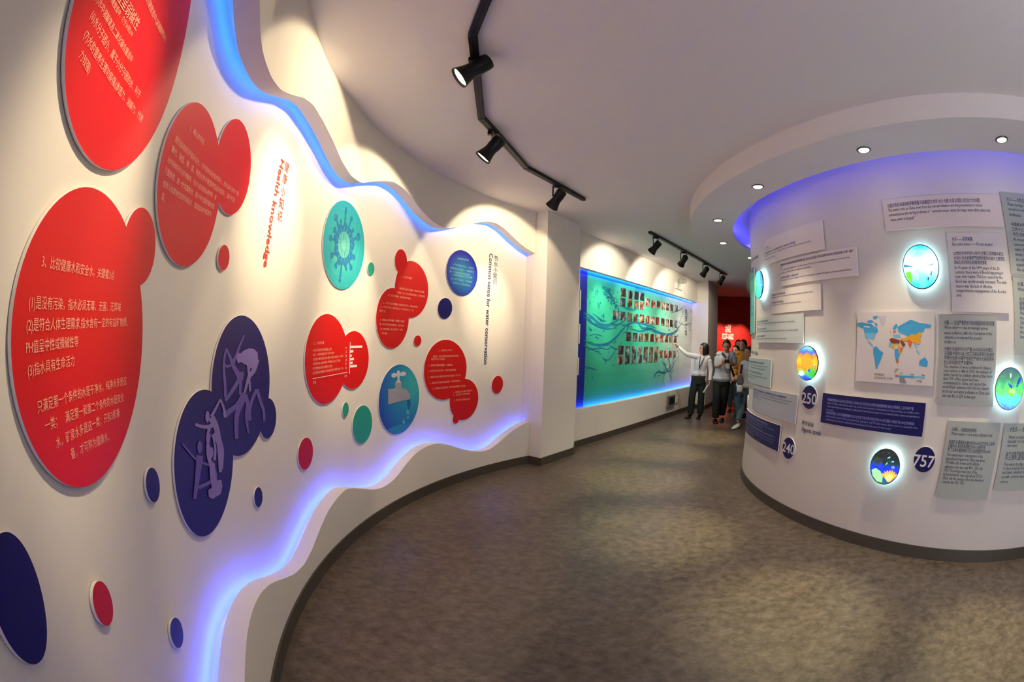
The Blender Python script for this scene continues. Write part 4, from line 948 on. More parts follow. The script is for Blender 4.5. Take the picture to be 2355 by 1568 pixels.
card('L', (2161, 722), (2296, 727), (2278, 937), (2152, 926), 'grey', 'tall grey card right of the world map about dirty water', [
    ('水脏——日益严重的水污染动摇国民经济的发展', .08, .96, .09, .036), ('Water dirty—— the increasingly serious', .08, .84, .14, .033), ('water pollution sulks the foundation of the', .08, .92, .20, .033), ('national economy and the people\'s', .09, .74, .25, .033), ('livelihood.', .09, .28, .30, .033),
    ('中国水污染状况十分严重,2005年3月水利部公', .09, .94, .38, .031), ('开披露:中国70%以上的江河湖泊受到污染.据世', .09, .96, .43, .031), ('界银行估算,中国每年因空气和水污染的损失', .09, .96, .48, .031), ('约占当年国内生产总值的8%.', .09, .60, .53, .031),
    ('The situation of water pollution in China is', .09, .91, .575, .033), ('very serious, in March 2005, the ministry of', .09, .93, .62, .033), ('water resources publicly admitted that more', .09, .95, .665, .033), ('than 70% of the water had been', .09, .70, .71, .033), ('contaminated in China, and quoted the', .09, .84, .755, .033), ('world bank estimates that the loss caused', .09, .89, .80, .033), ('by the air and water pollution in China each', .09, .92, .85, .033), ('year was 8% of GDP in that year.', .09, .68, .90, .033)], tm=m_kd)
card('M', (2184, 965), (2307, 973), (2264, 1152), (2149, 1140), 'gg', 'grey card at the lower right, left one of the bottom pair', [
    ('水浪费——资源综合利用率低', .08, .54, .11, .031), ('Water waste——low water utilization rate', .08, .86, .16, .034), ('我国农业灌溉用水量大约为3600亿立方米,占总用', .06, .93, .27, .031), ('水量的68%,有效利用系数仅为0.4-0.5,有很大浪', .06, .76, .32, .031), ('费.工业用水重复率仅为55%,发达国家为75%-85%.', .06, .88, .37, .031),
    ('The annual water consumption of the', .06, .74, .43, .034), ('agricultural irrigation in China was about', .06, .79, .48, .034), ('3600 billion cubic meters, and the effective', .06, .70, .53, .034), ('utilization rate was only 40% - 50%, the', .06, .78, .585, .034), ('70%. The average reuse rate of the', .06, .68, .635, .034), ('industrial water was only about 55% in', .06, .80, .685, .034), ('China, but the average of it in the developed', .06, .84, .735, .034), ('countries was 75% - 85%.', .06, .48, .785, .034)], tm=m_kd)
sM1 = CARDS['M'][1]
card('N', (2316, 972), (2355, 974), (2355, 1128), (2277, 1125), 'gg', 'grey card at the lower right cut by the frame edge', [
    ('水生态——生态恶化的趋势没有根本', .10, .92, .09, .036), ('Water ecological—the ecological trends', .10, .88, .20, .034), ('basically not curbed and', .10, .6, .26, .034), ('worsened', .10, .30, .32, .034), ('由于过度开发和利用水资源,生态', .10, .85, .45, .036), ('水土流失,湿地萎缩严重', .10, .7, .51, .036), ('The water shortage and pollution led', .10, .85, .60, .034), ('to the ecological deterioration of rivers', .10, .88, .66, .034), ('and lakes, wetland shrinking and', .10, .8, .72, .034), ('south of the land.', .10, .6, .79, .034), ('serious.', .10, .25, .86, .034)], tm=m_kd, s=(sM1 + .045, sM1 + .045 + .56))
sK1 = CARDS['K'][1]
card('O', (2308, 443), (2355, 445), (2355, 632), (2327, 630), 'gg', 'upper grey card cut by the right frame edge', [
    ('水少——人均占有量少', .10, .62, .09, .036), ('Water shortage—the per capita water', .10, .86, .15, .034), ('resource is only a quarter of', .10, .72, .21, .034), ('distributed.', .10, .34, .28, .034), ('中国是世界上人均水资源最缺', .11, .84, .40, .031), ('乏的十三个国家之一,分布不', .11, .84, .46, .031), ('均匀.目前,全国缺水严重', .11, .74, .52, .031), ('At present, the shortage of', .11, .70, .58, .034), ('autonomous regions and the', .11, .72, .64, .034), ('water shortage areas in the', .11, .74, .70, .034), ('water quantity is the', .11, .60, .76, .034), ('the surface of the ground', .11, .70, .82, .034), ('quantity per person', .11, .60, .88, .034), ('the country.', .11, .4, .94, .034)], tm=m_kd, s=(sK1 + .045, sK1 + .045 + .56))
card('P', (2327, 637), (2355, 638), (2355, 816), (2322, 817), 'gg', 'middle grey card cut by the right frame edge, under the upper one', [
    ('水浑——水土流失', .08, .55, .09, .036), ('Water mixed—soil erosion', .08, .68, .15, .034), ('水土流失严重,全国水土流失', .10, .84, .28, .031), ('面积356万平方公里,占国土', .10, .80, .34, .031), ('面积37%.流失土壤50亿吨', .10, .78, .40, .031), ('Water erosion is serious in', .10, .70, .46, .034), ('the area, the soil erosion', .10, .66, .52, .034), ('China is 3.56 million km', .10, .68, .58, .034), ('for 37% of the land and', .10, .62, .64, .034), ('the area is very serious', .10, .62, .70, .034), ('loses 5 billion ton', .10, .50, .76, .034)], tm=m_kd, s=(sK1 + .055, sK1 + .055 + .56))
# world map card
mp_ = card('I', (1967, 718), (2150, 719), (2143, 890), (1971, 874), 'pg', 'white card with a blue and orange world map', [], cat='map')
def mq(P, dx=0): return [DRUM.px((1940 + x / 3.41, 700 + y / 3.41), DN) for x, y in P]
m_mb = mat('map_blue', '3f9cd0', 0.6); m_ml = mat('map_light_blue', '6fb6dc', 0.6); m_mo = mat('map_amber', 'e0a21c', 0.6); m_mr = mat('map_orange', 'd8662a', 0.6); m_mbr = mat('map_brown', '7c3a20', 0.6); m_mg = mat('map_grey', 'bdb8c4', 0.6); m_ink = mat('map_ink', '3a3a44', 0.6)
printed('land_blue', DRUM, DN, [mq([(105, 165), (112, 143), (150, 140), (175, 150), (215, 150), (222, 175), (212, 195), (235, 210), (245, 175), (262, 180), (272, 210), (262, 222), (236, 226), (165, 222), (155, 190), (140, 175)]), mq([(180, 130), (215, 120), (240, 135), (225, 142), (195, 142)]), mq([(228, 95), (268, 88), (262, 108), (240, 115)]), mq([(240, 140), (262, 148), (265, 170), (250, 165)]),
    mq([(236, 332), (262, 330), (280, 355), (312, 378), (300, 415), (278, 440), (262, 480), (260, 508), (252, 500), (250, 440), (235, 400), (232, 360)]),
    mq([(385, 190), (400, 160), (418, 150), (425, 170), (412, 190), (395, 200)]), mq([(422, 175), (450, 160), (470, 170), (500, 150), (522, 120), (545, 125), (600, 145), (650, 152), (690, 160), (675, 185), (640, 182), (628, 212), (600, 215), (580, 240), (560, 240), (530, 232), (500, 245), (470, 232), (435, 222), (425, 200)]),
    mq([(595, 440), (620, 425), (640, 412), (650, 430), (662, 450), (658, 485), (640, 490), (620, 470), (592, 475)]), mq([(400, 350), (425, 345), (440, 360), (440, 395), (430, 430), (410, 440), (400, 400)])], m_mb, mp_)
printed('land_light_blue', DRUM, DN + .0004, [mq([(165, 222), (258, 226), (240, 255), (232, 275), (215, 265), (185, 270), (168, 250)]), mq([(185, 270), (205, 290), (225, 310), (235, 330), (222, 325), (200, 300)]), mq([(352, 305), (370, 300), (378, 325), (362, 335)]), mq([(550, 305), (565, 310), (580, 335), (572, 340), (558, 325)]), mq([(568, 350), (585, 365), (600, 385), (590, 390), (572, 370)]), mq([(385, 235), (440, 235), (450, 255), (400, 258)])], m_ml, mp_)
printed('land_amber', DRUM, DN + .0008, [mq([(445, 265), (480, 265), (505, 250), (540, 232), (560, 240), (585, 240), (598, 215), (615, 235), (600, 260), (605, 290), (595, 310), (560, 305), (535, 290), (500, 285), (470, 285), (450, 280)]), mq([(378, 330), (385, 310), (405, 305), (400, 335), (388, 350)]), mq([(422, 310), (440, 312), (452, 345), (448, 390), (438, 395), (440, 355), (425, 335)])], m_mo, mp_)
printed('land_orange', DRUM, DN + .0012, [mq([(498, 280), (520, 275), (540, 295), (530, 320), (522, 342), (512, 320)]), mq([(445, 335), (468, 340), (455, 370), (445, 372)]), mq([(412, 440), (432, 432), (432, 455), (415, 462)]), mq([(388, 205), (412, 205), (410, 220), (388, 218)]), mq([(364, 205), (372, 215), (366, 218)])], m_mr, mp_)
printed('land_brown', DRUM, DN + .0016, [mq([(360, 275), (378, 262), (398, 268), (440, 278), (440, 305), (400, 305), (375, 302)]), mq([(442, 280), (462, 285), (486, 312), (470, 332), (458, 320)])], m_mbr, mp_)
printed('land_grey', DRUM, DN, [mq([(275, 92), (335, 88), (330, 130), (308, 170), (292, 140)])], m_mg, mp_)
printed('legend_bar', DRUM, DN, [mq([(430, 556), (548, 560), (548, 576), (430, 572)])], m_mb, mp_)
printed('legend_bar', DRUM, DN, [mq([(548, 560), (634, 566), (634, 580), (548, 576)])], m_ml, mp_)
printed('legend_swatch', DRUM, DN, [mq([(405, 550), (416, 550), (416, 568), (405, 568)]), mq([(416, 550), (428, 551), (428, 569), (416, 568)])], m_mr, mp_)
def LM(t, x0, y0, x1, y1): return (t, (1940 + x0 / 3.41, 700 + y0 / 3.41), (1940 + x1 / 3.41, 700 + y1 / 3.41), .022)
letters(DRUM, DN, [LM('可利用淡水', 242, 548, 322, 552), LM('立方米/人/年, 2007年', 240, 573, 385, 583), LM('0', 402, 538, 408, 538), LM('500', 398, 523, 418, 524), LM('1000', 408, 508, 430, 509), LM('2500', 440, 542, 465, 543), LM('6000', 525, 547, 550, 549), LM('70000', 608, 555, 640, 557), LM('缺水地区', 440, 582, 480, 584), LM('用水紧张', 440, 596, 485, 598), LM('不会出现', 440, 609, 492, 612), LM('水/充裕', 570, 600, 614, 604)], m_ink, mp_)

def numdisc(ctr, L, R, T, B, num, A_, B_, h, label):
    n = 0.012; e = ell(DRUM, n, L=L, R=R, T=T, B=B)
    r_ = (e[3] + e[3]) / 2; e = (DRUM.px(ctr, n)[0], e[1], r_, r_)
    o = slab('number_disc', DRUM, circ(e[0], e[1], r_, 48), 0.0, n, [m_k['navy'], m_edge], step=0.03)
    tag(o, label, 'number disc', 'round number discs on the round wall')
    letters(DRUM, n + .0015, [(num, (e[0] - r_ * 1.0, e[1] + h), (e[0] + r_ * 1.0, e[1] + h), r_ * 1.28, 'sz')], mat('number_white', 'dcd6e0', .5), o, name='number', res=4, bold=True)
    return o
numdisc((1861, 913), (1843, 913), (1877, 913), (1861, 886), (1862, 940), '250', None, None, -.01, 'navy disc reading 250 right under the orange globe')
numdisc((1813, 1031), (1801, 1028), (1828, 1033), (1811, 1006), (1815, 1055), '240', None, None, 0, 'navy disc reading 240 beside the small navy card')
numdisc((2126, 1056), (2101, 1055), (2150, 1055), (2128, 1027), (2125, 1086), '757', None, None, -.01, 'navy disc reading 757 right of the coral globe')
numdisc((1713.5, 948), (1709, 948), (1716, 948), (1712, 927), (1711, 965), '3', None, None, -.01, 'navy number disc seen edge-on at the left silhouette')
def drum_text(label, lines, bold=True):
    s_, z_ = DRUM.px(lines[0][1], .001); o = empty('wall_lettering', DRUM.P(s_, z_, 0)); tag(o, label, 'lettering')
    for t_, a, b_, h_ in lines: letters(DRUM, .0025, [(t_, a, b_, h_)], m_kd, o, name='text_line', res=2, bold=bold)
drum_text('navy lettering reading Figures speak under the 250 disc', [('数字说话', (1844.5, 971), (1871, 978), None), ('Figures speak', (1844, 986), (1889, 996), .058)])
drum_text('navy heading ending in China at the left edge of the round wall', [('中国水危机', (1722, 794), (1728.5, 797), .07), ('Water crisis in China', (1721, 806), (1743, 812), .055)])
drum_text('navy heading ending in the world at the left edge of the round wall', [('世界水危机', (1723, 590), (1727, 588), .07), ('Water crisis in the world', (1723, 604), (1743, 588), .055)])
# tall teal banner at the left silhouette
cs = DRUM.px((1735, 690), KN1)[0]; zt = DRUM.px((1733, 613), KN1)[1]; zb = DRUM.px((1735, 766), KN1)[1]
bn = slab('banner', DRUM, [(cs - .42, zb), (cs, zb), (cs, zt - .13), (cs - .42, zt - .13)], KN0, KN1, [mat('banner_teal', '49b8b8', .45), m_edge], step=.05)
tag(bn, 'narrow teal banner seen edge-on behind the green globe', 'banner')
slab('banner_head', DRUM, [(cs - .42, zt - .13), (cs, zt - .13), (cs, zt), (cs - .42, zt)], KN0, KN1, [mat('banner_navy', '2a3f78', .45), m_edge], step=.05, parent=bn)
letters(DRUM, DN, [('世界水日与中国水周主题', (cs - .25, zb + .06), (cs - .10, zt - .17), .09, 'sz')] and [('节约用水', (cs - .24, zb + .30), (cs - .08, zb + .30), .05, 'sz'), ('保护水资源', (cs - .24, zb + .22), (cs - .08, zb + .22), .05, 'sz')], m_kd, bn)

# globes: lit ring, backlit picture and a clear dome
m_glow = mat('globe_glow', 'e8ffff', emit=(0.50, 0.95, 1.0, 1), es=1.8)
m_rim = mat('globe_rim', '20242a', 0.3)
def dome_material():
    m = bpy.data.materials.new('clear_dome'); m.use_nodes = True; nt = m.node_tree; N = nt.nodes; L = nt.links; N.remove(N['Principled BSDF'])
    t = N.new('ShaderNodeBsdfTransparent'); t.inputs[0].default_value = (0.93, 0.97, 0.97, 1); g = N.new('ShaderNodeBsdfGlossy'); g.inputs['Roughness'].default_value = 0.03
    f = N.new('ShaderNodeFresnel'); f.inputs[0].default_value = 1.18; mx = N.new('ShaderNodeMixShader'); mx.inputs[0].default_value = 0.07; L.new(t.outputs[0], mx.inputs[1]); L.new(g.outputs[0], mx.inputs[2]); L.new(mx.outputs[0], N['Material Output'].inputs[0]); return m
m_dome = dome_material()
def pic(name, stops, es, sc_=6, warp=.35, dirv=(0, 1)):
    m = bpy.data.materials.new(name); m.use_nodes = True; nt = m.node_tree; N = nt.nodes; L = nt.links; b = N['Principled BSDF']; b.inputs['Base Color'].default_value = (0.02, 0.02, 0.02, 1); b.inputs['Roughness'].default_value = .25
    uv = N.new('ShaderNodeUVMap'); uv.uv_map = 'UVMap'; dt = N.new('ShaderNodeVectorMath'); dt.operation = 'DOT_PRODUCT'; dt.inputs[1].default_value = (*dirv, 0); L.new(uv.outputs[0], dt.inputs[0])
    n = N.new('ShaderNodeTexNoise'); n.inputs['Scale'].default_value = sc_; n.inputs['Detail'].default_value = 5; L.new(uv.outputs[0], n.inputs[0])
    sb = N.new('ShaderNodeMath'); sb.operation = 'SUBTRACT'; sb.inputs[1].default_value = .5; L.new(n.outputs['Fac'], sb.inputs[0])
    ma = N.new('ShaderNodeMath'); ma.operation = 'MULTIPLY_ADD'; ma.inputs[1].default_value = warp * 2; L.new(sb.outputs[0], ma.inputs[0]); L.new(dt.outputs['Value'], ma.inputs[2])
    r = N.new('ShaderNodeValToRGB'); e = r.color_ramp.elements; e[0].position = stops[0][0]; e[0].color = lin(stops[0][1]); e[1].position = stops[-1][0]; e[1].color = lin(stops[-1][1])
    for p, c_ in stops[1:-1]: q = e.new(p); q.color = lin(c_)
    L.new(ma.outputs[0], r.inputs[0]); L.new(r.outputs[0], b.inputs['Emission Color']); b.inputs['Emission Strength'].default_value = es; return m
def globe(ctr, r, picm, label, depth=0.055, dome=0.62):
    s_, z_ = DRUM.px(ctr, depth); P0 = DRUM.P(s_, z_, 0.002); nrm = (DRUM.P(s_, z_, 1) - DRUM.P(s_, z_, 0)).normalized()
    o = empty('wall_globe', P0); tag(o, label, 'globe lamp', 'lit globe pictures on the round wall')
    mk('light_ring', *lathe([(r * 1.02, 0), (r * 1.04, depth * .5), (r * 1.02, depth * .8)], P0, nrm, 48), m_glow, parent=o, smooth=False)
    mk('rim', *lathe([(r * 1.01, depth * .8), (r * 1.02, depth * .9), (r, depth)], P0, nrm, 48), m_rim, parent=o)
    up = Vector((0, 0, 1)); sx = up.cross(nrm).normalized(); V = [P0 + nrm * (depth + .001) + sx * (math.cos(2 * PI * i / 48) * r * .97) + up * (math.sin(2 * PI * i / 48) * r * .97) for i in range(48)]
    mk('picture', V, [list(range(48))], picm, parent=o, uv=[(.5 + .5 * math.cos(2 * PI * i / 48), .5 + .5 * math.sin(2 * PI * i / 48)) for i in range(48)])
    V, F = lathe([(r * .985 * math.cos(t), depth + .002 + r * dome * math.sin(t)) for t in [PI / 2 * k / 10 for k in range(10)]] + [(r * .02, depth + .002 + r * dome)], P0, nrm, 40)
    F = [f for f in F if len(f) < 6 or min(f) > 39]
    mk('dome', V, F, m_dome, parent=o, smooth=True)
    def shp(polys, m_, nm, off=.0015):
        V = []; F = []
        for P in polys:
            k_ = len(V); V += [P0 + nrm * (depth + off) + sx * (x * r) + up * (y * r) for x, y in P]; F.append(list(range(k_, k_ + len(P))))
        mk(nm, V, F, m_, parent=o)
    return o, shp
def fish(x, y, l, a=0):
    c_, s_ = math.cos(a), math.sin(a)
    P = [(l * math.cos(t), l * .42 * math.sin(t)) for t in [i * PI / 6 for i in range(1, 12)]]; P = P[:5] + [(-l * .9, .05 * l), (-l * 1.5, .4 * l), (-l * 1.35, 0), (-l * 1.5, -.4 * l), (-l * .9, -.05 * l)] + P[6:]
    return [(x + u * c_ - v * s_, y + u * s_ + v * c_) for u, v in P]
def em(name, c_, es): return mat(name, '101010', .4, emit=lin(c_), es=es)
def petals(cx, cy, r0, r1, n, a0, a1, w_):
    out = []
    for i in range(n):
        a = rad(a0 + (a1 - a0) * i / (n - 1)); c_, s_ = math.cos(a), math.sin(a); out.append([(cx + c_ * r0 - s_ * w_ * .3, cy + s_ * r0 + c_ * w_ * .3), (cx + c_ * r0 + s_ * w_ * .3, cy + s_ * r0 - c_ * w_ * .3), (cx + c_ * r1 * .8 + s_ * w_ * .6, cy + s_ * r1 * .8 - c_ * w_ * .6), (cx + c_ * r1, cy + s_ * r1), (cx + c_ * r1 * .8 - s_ * w_ * .6, cy + s_ * r1 * .8 + c_ * w_ * .6)])
    return out
gr = lambda L, R, T, B, d_=.055: (DRUM.px(T, d_)[1] - DRUM.px(B, d_)[1]) / 2
o, shp = globe((1745, 654), .150, pic('green_kelp', [(.1, '0e8a5a'), (.35, '28d060'), (.55, '10b8a8'), (.75, '40f0e8'), (.95, '0878a0')], 1.2, 4, .5, (1, .3)), 'green and turquoise globe lamp at the left silhouette of the round wall', dome=.95)
o, shp = globe((1856, 835), gr(0, 0, (1853, 795), (1858, 875)), pic('orange_reef', [(.05, '2030c0'), (.2, '30a838'), (.35, 'c86810'), (.55, 'f0a018'), (.72, 'a06a10'), (.85, '2050b0'), (1.0, '60a8e0')], 1.1, 5, .22), 'orange and yellow globe lamp at the centre left of the round wall')
shp([[(-.05 + .5 * math.cos(t), .1 + .42 * math.sin(t)) for t in [i * PI / 9 for i in range(18)]]], em('amber_light', 'e08a10', .9), 'amber_reef')
shp([[(.25 + .12 * math.cos(t), -.42 + .1 * math.sin(t)) for t in [i * PI / 5 for i in range(10)]]], em('fish_blue', '2848e0', 1.2), 'blue_fish', .003)
shp(petals(.55, -.9, .05, .75, 5, 60, 125, .1), em('kelp_green', '28a030', 1.0), 'green_kelp', .0025)
shp(petals(-.45, -.75, .02, .35, 7, 20, 160, .06), em('coral_white', 'd8d8f0', 1.0), 'white_coral', .0025)
o, shp = globe((2118, 613), gr(0, 0, (2113, 563), (2121, 665)), pic('cyan_sky', [(.05, '18c8e8'), (.3, '90f4f8'), (.55, 'e8ffff'), (.8, '98ecf8'), (1.0, '20c8f0')], .95, 3, .3), 'bright cyan and white globe lamp at the upper right')
shp([[(-.88, -.25), (-.6, -.2), (-.5, -.5), (-.55, -.78), (-.75, -.6)]], em('shore_green', '60b828', 1.0), 'green_shore')
for q_ in (fish(.55, -.3, .10, 1.4), fish(.36, -.55, .09, 1.4)): shp([q_], em('fish_dark', '203848', .6), 'dark_fish', .003)
for q_ in ([(-.95, .12), (-.6, .06), (-.35, .02), (-.6, 0), (-.93, -.02)], [(.35, .02), (.7, .12), (.85, .2), (.62, .05)]): shp([q_], em('branch_teal', '147c98', .9), 'reed', .003)
o, shp = globe((2322, 894), gr(0, 0, (2325, 846), (2319, 944)), pic('green_sea', [(.0, '3050e8'), (.2, '20b8d8'), (.4, '40c830'), (.6, '108a50'), (.8, '0c5a38'), (1.0, '0c3c50')], 1.1, 6, .3), 'green and blue globe lamp cut by the right edge')
shp([fish(.62, .38, .22, 1.1), fish(.05, .12, .16, -.6)], em('fish_deep_blue', '0818a0', 1.0), 'blue_fish', .003)
shp([[(.1 + .3 * math.cos(t), -.12 + .22 * math.sin(t)) for t in [i * PI / 6 for i in range(12)]]], em('lime_light', '60e818', 1.1), 'lime_coral', .0025)
shp([[(.0 + .05 * math.cos(t), .62 + .12 * math.sin(t)) for t in [i * PI / 6 for i in range(12)]]], em('oval_pale', 'c8d8b0', 1.0), 'pale_oval', .003)  # small pale oval shape laid over the globe picture
o, shp = globe((2035, 1073), gr(0, 0, (2037, 1031), (2034, 1114)), pic('night_reef', [(.0, '285030'), (.25, '1038a0'), (.45, '0c28b8'), (.6, '083028'), (.75, '040808'), (1.0, '020404')], 1.1, 7, .3), 'dark globe lamp with orange and green coral, lowest on the round wall')
shp([[(-.85, -.30), (-.6, -.15), (-.25, -.28), (-.02, -.55), (.0, -.9), (-.35, -.88), (-.7, -.62)]], em('coral_mint', '88d080', 1.0), 'green_coral')
shp(petals(.45, -.82, .05, .72, 7, 50, 140, .12), em('coral_orange', 'f88a28', 1.3), 'orange_coral', .003)
shp(petals(.4, -.8, .02, .5, 5, 60, 125, .08), em('coral_yellow', 'f8d860', 1.4), 'yellow_coral', .004)
for q_ in (fish(.2, .55, .09, .5), fish(.5, .35, .08, .2), fish(.1, .2, .08, 1)): shp([q_], em('fish_cyan', '60b8f8', 1.2), 'cyan_fish', .003)
# ------------------------------------------------------------------ people
def tube(rings, seg=14, cap=True):
    """rings: (centre, x axis, y axis, rx, ry)"""
    V = []; F = []
    for c_, x, y, rx, ry in rings:
        for i in range(seg):
            a = 2 * PI * i / seg; V.append(Vector(c_) + x * (rx * math.cos(a)) + y * (ry * math.sin(a)))
    for k_ in range(len(rings) - 1):
        for i in range(seg): j = (i + 1) % seg; F.append([k_ * seg + i, k_ * seg + j, (k_ + 1) * seg + j, (k_ + 1) * seg + i])
    F.append(list(range(seg - 1, -1, -1))); F.append([(len(rings) - 1) * seg + i for i in range(seg)])
    return V, F
def limb(P, R_, ref=(0, 0, 1), seg=12, flat=1.0, round_end=True):
    """tapered limb through the joints P with radii R_"""
    P = [Vector(p) for p in P]; Q = []; RR = []
    for i in range(len(P) - 1):
        for j in range(4):
            t = j / 4; Q.append(P[i].lerp(P[i + 1], t)); RR.append(R_[i] + (R_[i + 1] - R_[i]) * t)
    Q.append(P[-1]); RR.append(R_[-1])
    S = [Q[0]] + [(Q[i - 1] + Q[i] * 2 + Q[i + 1]) / 4 for i in range(1, len(Q) - 1)] + [Q[-1]]
    rings = []
    for i, q in enumerate(S):
        d = (S[min(len(S) - 1, i + 1)] - S[max(0, i - 1)]).normalized(); r_ = Vector(ref)
        if abs(d.dot(r_)) > .93: r_ = Vector((0.3, 1, 0)).normalized()
        x = d.cross(r_).normalized(); y = x.cross(d).normalized(); rings.append((q, x, y, RR[i], RR[i] * flat))
    if round_end:
        q, x, y, a, b_ = rings[-1]; d = (S[-1] - S[-2]).normalized()
        rings += [(q + d * a * .5, x, y, a * .86, b_ * .86), (q + d * a * .85, x, y, a * .5, b_ * .5)]
        q, x, y, a, b_ = rings[0]; d = (S[0] - S[1]).normalized()
        rings = [(q + d * a * .85, x, y, a * .5, b_ * .5), (q + d * a * .5, x, y, a * .86, b_ * .86)] + rings
    return tube(rings, seg)
def ball(c_, rx, ry, rz, x=Vector((1, 0, 0)), y=Vector((0, 1, 0)), seg=14):
    return tube([(Vector(c_) + Vector((0, 0, rz * math.sin(t))), x, y, rx * max(.02, math.cos(t)), ry * max(.02, math.cos(t))) for t in [-PI / 2 + PI * i / 10 for i in range(11)]], seg)
def fused(name, parts, m_, parent, vox=0.011, it=3):
    V, F = merge(parts); o = mk(name, V, F, m_, parent=parent)
    r = o.modifiers.new('fuse', 'REMESH'); r.mode = 'VOXEL'; r.voxel_size = vox; r.use_smooth_shade = True
    if it: s_ = o.modifiers.new('soften', 'SMOOTH'); s_.iterations = it; s_.factor = .5
    return o
m_skin = mat('skin', 'c68e70', .55, noise=.05, nscale=30); m_skin2 = mat('skin_pale', 'd3a28c', .55)
m_hair = mat('black_hair', '0b0a0c', .45, bump=.3, nscale=90); m_lip = mat('lips', '8c3c38', .5); m_eye = mat('eye_dark', '14100e', .3); m_brow = mat('brow', '1c1614', .7)
m_shirt = mat('white_shirt', 'e0dde2', .75, noise=.03, nscale=25, bump=.3); m_trs = mat('dark_green_trousers', '1d2422', .8, noise=.1, nscale=20); m_blk = mat('black_cloth', '0b0b0d', .75); m_belt = mat('brown_belt', '3c2018', .5)
m_polo = mat('grey_polo', 'b9bac4', .8, noise=.04, nscale=30, bump=.3); m_shoe = mat('dark_brown_shoe', '20120e', .35); m_shoeb = mat('black_shoe', '0a0a0b', .4); m_strap = mat('black_strap', '0c0e16', .6); m_lany = mat('blue_lanyard', '1c2060', .6)
m_must = mat('mustard_knit', 'a8700c', .85, noise=.08, nscale=40); m_jean = mat('blue_jeans', '26303c', .85, noise=.1, nscale=40); m_jeanl = mat('light_jeans', '4c6678', .85, noise=.1, nscale=40); m_white = mat('white_plain', 'dcdce0', .6); m_wine = mat('wine_cloth', '6a1024', .8); m_pinkt = mat('pale_blouse', 'b89890', .8)
